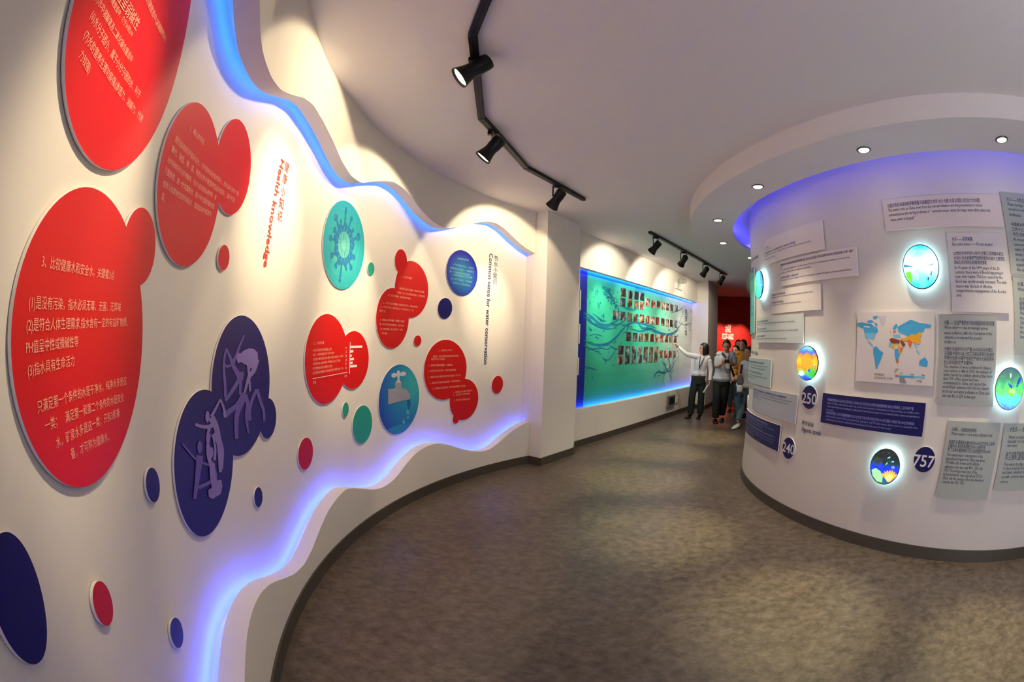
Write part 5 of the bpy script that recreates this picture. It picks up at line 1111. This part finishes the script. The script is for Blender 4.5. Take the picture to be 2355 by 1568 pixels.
class Fig:
    def __init__(self, name_label, base_px, D, face, head_face=None, group=None):
        d = ray(*base_px); h = Vector((d.x, d.y)).normalized(); self.h = h; self.D = D
        self.base = Vector((h.x * D, h.y * D, 0)); self.away = Vector((h.x, h.y, 0)); self.right = Vector((h.y, -h.x, 0))
        self.o = empty('person', self.base); tag(self.o, name_label, 'person', group)
        az = math.atan2(h.x, h.y) + PI + rad(face); self.f = Vector((math.sin(az), math.cos(az), 0)); self.x = Vector((self.f.y, -self.f.x, 0))
        az = math.atan2(h.x, h.y) + PI + rad(face if head_face is None else head_face); self.hf = Vector((math.sin(az), math.cos(az), 0)); self.hx = Vector((self.hf.y, -self.hf.x, 0))
    def J(self, px, py, v=0.0):          # joint on the upright plane through the feet, v metres nearer the camera
        d = ray(px, py); t = (self.D - v) / (d.x * self.h.x + d.y * self.h.y); return CAM + d * t
    def head(self, c_, k=1.0, skin=None, nod=0.0, female=False):
        f, x = self.hf, self.hx; z = Vector((0, 0, 1)); f = (f * math.cos(nod) - z * math.sin(nod)); z = x.cross(f) * (-1 if x.cross(f).z < 0 else 1)
        c_ = Vector(c_); prof = [(-.118, .018, .02, .055), (-.108, .036, .036, .045), (-.085, .052, .060, .025), (-.055, .062, .078, .008), (-.02, .069, .088, .0), (.02, .074, .094, -.004), (.06, .072, .092, -.006), (.09, .058, .075, -.008), (.108, .036, .045, -.008), (.115, .012, .014, -.008)]
        rings = [(c_ + z * (a * k) + f * (d_ * k), x, f, rx * k, ry * k) for a, rx, ry, d_ in prof]
        parts = [tube(rings, 18)]
        parts.append(tube([(c_ + f * (.085 * k) + z * (.01 * k), x, f, .006 * k, .006 * k), (c_ + f * (.096 * k) - z * (.018 * k), x, f, .010 * k, .012 * k), (c_ + f * (.098 * k) - z * (.034 * k), x, f, .014 * k, .014 * k), (c_ + f * (.090 * k) - z * (.042 * k), x, f, .010 * k, .008 * k)], 8))
        for s_ in (-1, 1): parts.append(ball(c_ + x * (s_ * .074 * k) - z * (.015 * k) - f * (.005 * k), .010 * k, .018 * k, .030 * k, x, f, 8))
        self.hc, self.hz, self.hff, self.hk = c_, z, f, k
        return parts
    def face(self, open_=True):
        c_, f, x, z, k = self.hc, self.hff, self.hx, self.hz, self.hk
        for s_ in (-1, 1): mk('eye', *ball(c_ + x * (s_ * .030 * k) + f * (.080 * k) + z * (.004 * k), .013 * k, .008 * k, .006 * k, x, f, 8), m_eye, parent=self.o)
        for s_ in (-1, 1): mk('eyebrow', *beam(c_ + x * (s_ * .016 * k) + f * (.090 * k) + z * (.024 * k), c_ + x * (s_ * .046 * k) + f * (.079 * k) + z * (.024 * k), .008 * k, .006 * k), m_brow, parent=self.o)
        V, F = ball(c_ + f * (.086 * k) - z * (.066 * k), .022 * k, .010 * k, .006 * k, x, f, 10); mk('mouth', V, F, m_lip, parent=self.o)
    def hair(self, style):
        c_, f, x, z, k = self.hc, self.hff, self.hx, self.hz, self.hk; seg, n = 28, 16; V = []; F = []; idx = {}
        for j in range(n + 1):
            t = j / n
            for i in range(seg):
                a = 2 * PI * i / seg; fx, ff = math.cos(a), math.sin(a)          # ff towards the face
                if style == 'bob':
                    ph = t * PI * .80; rr = math.sin(min(ph, PI * .52)) if t < .62 else 1.0 - (t - .62) * .12; zz = math.cos(ph) * .118 if t < .62 else math.cos(.62 * PI * .8) * .118 - (t - .62) * .34
                    rx, rf = .094, .104
                else:
                    lim = (.64 if ff < 0 else (.60 - .33 * ff ** .6)) + (.012 if i % 2 else -.012); ph = t * PI * lim; rr = math.sin(ph); zz = math.cos(ph) * .114 + .008; rx, rf = .078, .096
                jit = random.uniform(-.0028, .0028) if style != 'bob' else .0018 * math.sin(i * 2.6)
                rx += jit; rf += jit; zz += jit
                V.append(c_ + x * (rx * rr * fx * k) + f * ((rf * rr * ff - .010) * k) + z * (zz * k)); idx[j, i] = len(V) - 1
        for j in range(n):
            for i in range(seg):
                a = 2 * PI * (i + .5) / seg; ff = math.sin(a)
                if style == 'bob' and ff > .45 and (j + .5) / n > .36: continue
                i2 = (i + 1) % seg; F.append([idx[j, i], idx[j, i2], idx[j + 1, i2], idx[j + 1, i]])
        o = mk('hair', V, F, m_hair, parent=self.o, smooth=True); s_ = o.modifiers.new('thickness', 'SOLIDIFY'); s_.thickness = .012 * k; s_.offset = -1
    def hand(self, wrist, dirv, palm, curl, m_, point=False, k=1.0, side=1):
        """palm, four fingers of unequal length and a thumb, each bending at the knuckles"""
        W_ = Vector(wrist); d = Vector(dirv).normalized(); pn = Vector(palm); pn = (pn - d * pn.dot(d)).normalized(); s_ = d.cross(pn).normalized() * side; parts = []
        parts.append(tube([(W_ - d * .01, s_, pn, .024 * k, .018 * k), (W_ + d * (.03 * k), s_, pn, .036 * k, .016 * k), (W_ + d * (.075 * k), s_, pn, .040 * k, .013 * k), (W_ + d * (.088 * k), s_, pn, .036 * k, .010 * k)], 12))
        for i, ln in enumerate((.072, .080, .074, .058)):
            b_ = W_ + d * (.082 * k) + s_ * ((.029 - i * .019) * k); c_ = curl if not (point and i == 0) else .04; pts = [b_]; dd = d.copy(); a = 0
            for q in (.45, .32, .23): a += c_; dd = d * math.cos(a) + pn * math.sin(a); pts.append(pts[-1] + dd * (ln * q * k))
            parts.append(limb(pts, [.0095 * k, .009 * k, .0082 * k, .007 * k], seg=8))
        t0_ = W_ + d * (.022 * k) + s_ * (.030 * k); parts.append(limb([t0_, t0_ + (d * .6 + s_ * .7 + pn * .3).normalized() * (.034 * k), t0_ + (d * .9 + s_ * .7 + pn * (.5 + curl * .3)).normalized() * (.062 * k)], [.012 * k, .011 * k, .008 * k], seg=8))
        fused('hand', parts, m_, self.o, .0045, 1)
    def shoe(self, heel, toe, m_, high=0.0, w_=.044, name='shoe'):
        a = Vector(heel); b_ = Vector(toe); a.z = 0; b_.z = 0; d = (b_ - a).normalized(); x = Vector((d.y, -d.x, 0)); z = Vector((0, 0, 1)); L_ = (b_ - a).length
        prof = [(0, .8, .075), (.12, 1, .085), (.32, .95, .075), (.55, 1.05, .055), (.8, 1.0, .040), (.95, .7, .028), (1.0, .3, .018)]
        rings = []
        for t, wf, hh in prof:
            lift = high * max(0, 1 - t * 1.8); rings.append((a + d * (L_ * t) + z * (hh / 2 + lift + .004), x, z, w_ * wf, hh / 2))
        parts = [tube(rings, 12)]
        o = mk(name, *merge(parts), m_, parent=self.o, smooth=True)
        so = merge([beam(a + d * (L_ * .5) + z * .006, a + d * (L_ * .97) + z * .006, w_ * 1.7, .012)] + ([tube([(a + d * .03 + z * 0.0, x, d, .014, .014), (a + d * .03 + z * (high + .02), x, d, .026, .024)], 10)] if high else [beam(a + d * .0 + z * .008, a + d * (L_ * .5) + z * .008, w_ * 1.6, .016)]))
        c_ = mk('sole', *so, m_shoeb, parent=o)
        return o
    def torso(self, hip, waist, chest, neck, k=1.0, dep=1.0, grow=0.0, top=True, female=False):
        x, f = self.x, self.f; z = Vector((0, 0, 1)); hip, waist, chest, neck = map(Vector, (hip, waist, chest, neck)); g = grow
        rings = [(hip - z * .06, x, f, .155 * k + g, .105 * dep * k + g), (hip + z * .02, x, f, .165 * k + g, .115 * dep * k + g), (waist, x, f, (.128 if female else .150) * k + g, .092 * dep * k + g), (waist.lerp(chest, .55), x, f, .150 * k + g, .108 * dep * k + g), (chest, x, f, .165 * k + g, .112 * dep * k + g), (chest.lerp(neck, .5), x, f, .160 * k + g, .092 * dep * k + g), (chest.lerp(neck, .85), x, f, .095 * k + g, .068 * k + g)]
        if top: rings.append((neck, x, f, .058 * k + g, .056 * k + g))
        return tube(rings, 20)

def strapband(name, pts, w_, m_, parent, facing):
    V = []; F = []
    for i, p in enumerate(pts):
        p = Vector(p); d = (Vector(pts[min(len(pts) - 1, i + 1)]) - Vector(pts[max(0, i - 1)])).normalized(); s_ = d.cross(Vector(facing)).normalized(); n_ = Vector(facing).normalized()
        V += [p - s_ * w_ / 2, p + s_ * w_ / 2, p + s_ * w_ / 2 + n_ * .004, p - s_ * w_ / 2 + n_ * .004]
    for i in range(len(pts) - 1):
        a = 4 * i; b_ = a + 4; F += [[a + q, a + (q + 1) % 4, b_ + (q + 1) % 4, b_ + q] for q in range(4)]
    F += [[3, 2, 1, 0], [len(V) - 4 + q for q in range(4)]]
    return mk(name, V, F, m_, parent=parent)

# the guide pointing at the mural
g = Fig('woman in white shirt and dark green trousers pointing at the mural', (1600, 960), 10.1, 22, 82)
J = g.J
hip, waist, chest, neck = J(1606, 874), J(1609, 856), J(1613, 832), J(1616, 815)
hc = J(1618.5, 801.5)
sR, sL = J(1600.5, 819.5, .02), J(1629, 822.5, .02)
eR, wR = J(1578.5, 814.5, .02), J(1561.5, 798.5, -.02)
eL, wL = J(1635, 849, .02), J(1632.5, 876, .10)
kR, aR, kL, aL = J(1592, 907, .05), J(1588, 950, .03), J(1613, 908, .03), J(1610, 950, .0)
hR, hL = J(1599, 878), J(1614, 878)
nb = J(1616, 822)
body = g.head(hc, .98, female=True) + [limb([J(1616, 818), J(1617, 808)], [.055, .050]), g.torso(hip, waist, chest, neck, .88, female=True),
    limb([sR, eR, wR], [.048, .038, .026]), limb([sL, eL, wL], [.048, .038, .026]), limb([hR, kR, aR], [.082, .052, .036]), limb([hL, kL, aL], [.082, .052, .036])]
fused('body', body, m_skin2, g.o)
g.face(); g.hair('bob')
fused('shirt', [g.torso(hip + Vector((0, 0, .125)), waist + Vector((0, 0, .03)), chest, J(1616, 817.5), .88, grow=.016, female=True), limb([sR.lerp(nb, .5), sR, eR, wR.lerp(eR, .08)], [.062, .064, .050, .036]), limb([sL.lerp(nb, .5), sL, eL, wL.lerp(eL, .12)], [.062, .064, .050, .038])], m_shirt, g.o, .010, 2)
cp = wL.lerp(eL, .16); mk('cuff', *limb([cp, wL.lerp(eL, .04)], [.046, .044], round_end=False), m_shirt, parent=g.o)
nk = J(1616, 818); V, F = merge([beam(nk + g.f * .06 + g.x * (s_ * .012), nk + g.f * .075 + g.x * (s_ * .065) - Vector((0, 0, .055)), .035, .008, up=g.f) for s_ in (-1, 1)]); mk('collar', V, F, m_shirt, parent=g.o)
fused('trousers', [tube([(hip + Vector((0, 0, .075)), g.x, g.f, .160, .122), (hip, g.x, g.f, .168, .124), (hip - Vector((0, 0, .09)), g.x, g.f, .160, .118)], 18), limb([hR, kR, aR + Vector((0, 0, -.01))], [.100, .080, .074], round_end=False), limb([hL, kL, aL + Vector((0, 0, -.01))], [.100, .078, .074], round_end=False)], m_trs, g.o, .011, 2)
mk('belt', *tube([(hip + Vector((0, 0, .060)), g.x, g.f, .168, .130), (hip + Vector((0, 0, .098)), g.x, g.f, .166, .128)], 20), m_belt, parent=g.o)
g.hand(wR, J(1553, 791.5) - J(1560.5, 798), -g.away * .3 - Vector((0, 0, .9)), .75, m_skin2, point=True, k=1.15, side=-1)
g.hand(wL, Vector((-.12, 0, -1)) - g.away * .25, -g.right, .55, m_skin2, k=1.1, side=1)
g.shoe(J(1590, 955, -.02), J(1576, 960, .10), m_shoe, .05); g.shoe(J(1611, 955, -.05), J(1603, 958, .09), m_shoe, .05)
V0 = chest + g.f * .125
strapband('lanyard', [J(1611, 819, .12), J(1609, 832, .155), J(1607.5, 850, .15)], .016, m_lany, g.o, g.f); strapband('lanyard', [J(1620, 821, .13), J(1614, 833, .155), J(1608.5, 846, .15)], .016, m_lany, g.o, g.f)
bd = J(1609, 855, .155); mk('badge', *beam(bd + Vector((0, 0, .04)), bd - Vector((0, 0, .06)), .065, .006, up=g.f), m_white, parent=g.o)
pp = wL + Vector((0, 0, -.09)); rp_ = mk('rolled_paper', *lathe([(.016, 0), (.019, .01), (.019, .17), (.017, .18)], J(1628, 886, .16), J(1619.5, 900, .16) - J(1628, 886, .16), 14), m_white); tag(rp_, 'rolled white paper held in the guide\'s lowered hand', 'paper')

# the man with the camera
g = Fig('man in pale grey polo and black trousers looking down at a small camera', (1650, 966), 9.75, 8, 4)
J = g.J
hip, waist, chest, neck = J(1660, 874), J(1662, 856), J(1667, 826), J(1671, 808)
hc = J(1671, 795.5, .05)
sR, sL = J(1652.5, 816), J(1685, 815)
eR, wR = J(1648, 844, .05), J(1661.5, 836, .26); eL, wL = J(1688.5, 840, .0), J(1680, 835, .24)
hR, hL = J(1651, 880), J(1668, 880); kR, aR, kL, aL = J(1649, 912, .10), J(1645, 958, .10), J(1666, 908, .04), J(1660, 950, -.10)
nb = J(1670, 817)
fused('body', g.head(hc, 1.02, nod=.35) + [limb([J(1670, 812), J(1671, 803, .02)], [.062, .056]), g.torso(hip, waist, chest, neck, 1.02), limb([sR, eR, wR], [.048, .042, .029]), limb([sL, eL, wL], [.048, .042, .029]), limb([hR, kR, aR], [.095, .060, .042]), limb([hL, kL, aL], [.095, .060, .042])], m_skin, g.o)
g.face(); g.hair('short')
fused('polo_shirt', [g.torso(hip + Vector((0, 0, .03)), waist, chest, J(1670, 811), 1.04, dep=1.1, grow=.018), limb([sR.lerp(nb, .5), sR, sR.lerp(eR, .80)], [.074, .084, .068]), limb([sL.lerp(nb, .5), sL, sL.lerp(eL, .80)], [.074, .084, .068])], m_polo, g.o, .011, 2)
nk = J(1670.5, 812, .04); V, F = merge([beam(nk + g.f * .055 + g.x * (s_ * .012), nk + g.f * .075 + g.x * (s_ * .07) - Vector((0, 0, .05)), .038, .008, up=g.f) for s_ in (-1, 1)]); mk('collar', V, F, m_polo, parent=g.o)
fused('trousers', [tube([(hip + Vector((0, 0, .07)), g.x, g.f, .172, .130), (hip, g.x, g.f, .182, .138), (hip - Vector((0, 0, .1)), g.x, g.f, .186, .134)], 18), limb([hR, kR, aR + Vector((0, 0, -.02))], [.115, .092, .082], round_end=False), limb([hL, kL, aL + Vector((0, 0, -.02))], [.115, .092, .082], round_end=False)], m_blk, g.o, .012, 2)
mk('hem', *tube([(hip + Vector((0, 0, .0)), g.x, g.f, .198, .158), (hip + Vector((0, 0, .035)), g.x, g.f, .203, .162), (hip + Vector((0, 0, .07)), g.x, g.f, .198, .158)], 24), m_polo, parent=g.o, smooth=True)
g.hand(wR, J(1670, 831, .30) - wR, -g.away * -.5 + Vector((0, 0, .4)), .7, m_skin, k=1.15, side=1); g.hand(wL, J(1673, 831, .30) - wL, Vector((0, 0, .5)) + g.away * .5, .7, m_skin, k=1.15, side=-1)
g.shoe(J(1644, 960, .05), J(1647, 972, .26), m_shoeb, 0, .052); g.shoe(J(1661, 953, -.14), J(1660, 961, .08), m_shoeb, 0, .052)
strapband('shoulder_strap', [J(1660, 811, .05), J(1662, 813, .12), J(1668, 820, .165), J(1677, 834, .17), J(1684, 852, .13), J(1688, 866, .05)], .045, m_strap, g.o, g.f)
strapband('lanyard', [J(1677, 812, .13), J(1675.5, 822, .155), J(1673, 834, .16)], .014, m_lany, g.o, g.f)
bd = J(1674, 842, .165); mk('badge', *beam(bd + Vector((0, 0, .05)), bd - Vector((0, 0, .05)), .075, .006, up=g.f), m_white, parent=g.o)
strapband('camera_cord', [J(1665, 838, .30), J(1669, 850, .22), J(1674, 860, .17)], .008, m_strap, g.o, g.f)
cm = empty('compact_camera', J(1671.5, 830.5, .33)); tag(cm, 'small black camera held before the man\'s chest', 'camera')
c0 = J(1671.5, 830.5, .33); mk('camera_body', *beam(c0 - g.right * .05, c0 + g.right * .05, .035, .062), m_shoeb, parent=cm); mk('camera_lens', *lathe([(.026, 0), (.026, .02), (.022, .032), (.016, .034)], c0 + g.right * .01 - g.away * .018, -g.away, 16), m_strap, parent=cm)

def bystander(label, base, D, face, hface, P, mats_, female=False, k=1.0, hairs='short', nod=0.0, shoes=None, sleeves=1.0):
    g = Fig(label, base, D, face, hface); J = g.J; q = {n_: (J(*v)) for n_, v in P.items()}; top, leg, skin_, shoe_ = mats_
    fused('body', g.head(q['head'], k, nod=nod) + [limb([q['neck'] - Vector((0, 0, .03)), q['neck'] + Vector((0, 0, .09))], [.056, .05]), g.torso(q['hip'], q['waist'], q['chest'], q['neck'], k * (.9 if female else 1.0), female=female), limb([q['sR'], q['eR'], q['wR']], [.05, .038, .027]), limb([q['sL'], q['eL'], q['wL']], [.05, .038, .027]), limb([q['hR'], q['kR'], q['aR']], [.085, .055, .038]), limb([q['hL'], q['kL'], q['aL']], [.085, .055, .038])], skin_, g.o, .012)
    g.face(); g.hair(hairs)
    kk = k * (.9 if female else 1.0)
    fused('top', [g.torso(q['hip'], q['waist'], q['chest'], q['neck'] - Vector((0, 0, .02)), kk, grow=.018, female=female)] + [limb([q['s' + s_].lerp(q['neck'] - Vector((0, 0, .04)), .5), q['s' + s_], q['e' + s_], q['e' + s_].lerp(q['w' + s_], .9)], [.064, .066, .052, .040]) for s_ in 'RL'], top, g.o, .012, 2)
    fused('trousers', [tube([(q['hip'] + Vector((0, 0, .05)), g.x, g.f, .150, .118), (q['hip'] - Vector((0, 0, .1)), g.x, g.f, .158, .118)], 18)] + [limb([q['h' + s_], q['k' + s_], q['a' + s_]], [.098, .072, .060], round_end=False) for s_ in 'RL'], leg, g.o, .012, 2)
    mk('hem', *tube([(q['hip'] - Vector((0, 0, .075)), g.x, g.f, .178 * kk + .012, .130 * kk + .012), (q['hip'] - Vector((0, 0, .035)), g.x, g.f, .184 * kk + .012, .136 * kk + .012), (q['hip'] + Vector((0, 0, .01)), g.x, g.f, .176 * kk + .012, .130 * kk + .012)], 24), top, parent=g.o, smooth=True)
    for s_ in 'RL':
        g.hand(q['w' + s_], q['w' + s_] - q['e' + s_], -g.f if s_ == 'R' else g.f, .4, skin_, k=1.05, side=1 if s_ == 'R' else -1)
        g.shoe(q['a' + s_] - g.f * .05, q['a' + s_] + g.f * .19, shoe_, 0, .046)
    return g
def stand(cx, top, feet, w_=13, lean=0, arms=None):
    """joints of a standing figure in photograph pixels, from head top to feet"""
    Hh = feet - top; y = lambda t: top + Hh * t
    return dict(head=(cx, y(.07), .03), neck=(cx, y(.155)), chest=(cx, y(.27)), waist=(cx + lean * .5, y(.41)), hip=(cx + lean, y(.50)), sR=(cx - w_, y(.185)), sL=(cx + w_, y(.185)), eR=(cx - w_ * 1.25, y(.36)), wR=(cx - w_ * 1.15, y(.49), .08), eL=(cx + w_ * 1.25, y(.36)), wL=(cx + w_ * 1.15, y(.49), .08),
                hR=(cx + lean - w_ * .5, y(.53)), hL=(cx + lean + w_ * .5, y(.53)), kR=(cx + lean - w_ * .6, y(.73)), kL=(cx + lean + w_ * .6, y(.73)), aR=(cx + lean - w_ * .6, y(.955)), aL=(cx + lean + w_ * .6, y(.955)))
bystander('man in dark clothes farthest back against the red wall', (1697, 930), 12.6, -5, -5, stand(1698, 782, 925, 12), (m_blk, m_blk, m_skin, m_shoeb), hairs='short')
bystander('dark-haired woman in a pale blouse behind the man with the camera', (1690, 944), 11.4, 5, 25, stand(1692, 796, 942, 11.5, -6), (m_pinkt, m_jean, m_skin2, m_shoe), female=True, hairs='short')
P = stand(1708.5, 782, 950, 14, -4); P['eR'] = (1690, 842, .05); P['wR'] = (1692, 862, .12)
bystander('person in a mustard yellow sweater behind the black-trousered man', (1702, 950), 10.7, 20, 35, P, (m_must, m_jean, m_skin, m_shoe), female=True, hairs='short')
P = stand(1719, 806, 974, 14, -8); P.update(eR=(1706, 848, .05), wR=(1702, 872, .12), hR=(1706, 890), kR=(1696, 922, .1), aR=(1700, 960, .0), kL=(1709, 925, -.05), aL=(1697, 967, .18), chest=(1718, 850), waist=(1716, 866), hip=(1711, 882), sR=(1710, 836), sL=(1730, 836), neck=(1720, 828), head=(1721, 812, .03))
gg = bystander('person in white and wine top and light jeans, half hidden by the round wall', (1703, 970), 9.3, 30, 40, P, (m_white, m_jeanl, m_skin, m_white), female=True, hairs='short')
strapband('wine_panel', [gg.J(1706, 838, .17), gg.J(1705, 850, .17), gg.J(1703, 860, .17)], .05, m_wine, gg.o, -gg.away)
bg = empty('shoulder_bag', gg.J(1703, 880, .24)); tag(bg, 'grey and white cloth bag hanging at the hip of the person in light jeans', 'bag')
b0_ = gg.J(1703.5, 862, .22); b1_ = gg.J(1702, 884, .26); b2_ = gg.J(1700.5, 901, .26)
mk('grey_pouch', *tube([(b0_, gg.right, gg.away, .035, .03), (b0_.lerp(b1_, .25), gg.right, gg.away, .056, .04), (b0_.lerp(b1_, .55), gg.right, gg.away, .066, .045), (b0_.lerp(b1_, .8), gg.right, gg.away, .064, .045), (b1_, gg.right, gg.away, .055, .045)], 14), mat('grey_bag_cloth', '5c5c60', .8, noise=.3, nscale=60), parent=bg, smooth=True)
mk('white_pouch', *tube([(b1_, gg.right, gg.away, .045, .04), (b1_.lerp(b2_, .3), gg.right, gg.away, .058, .045), (b1_.lerp(b2_, .65), gg.right, gg.away, .062, .045), (b1_.lerp(b2_, .9), gg.right, gg.away, .055, .04), (b2_, gg.right, gg.away, .045, .035)], 14), m_white, parent=bg, smooth=True)
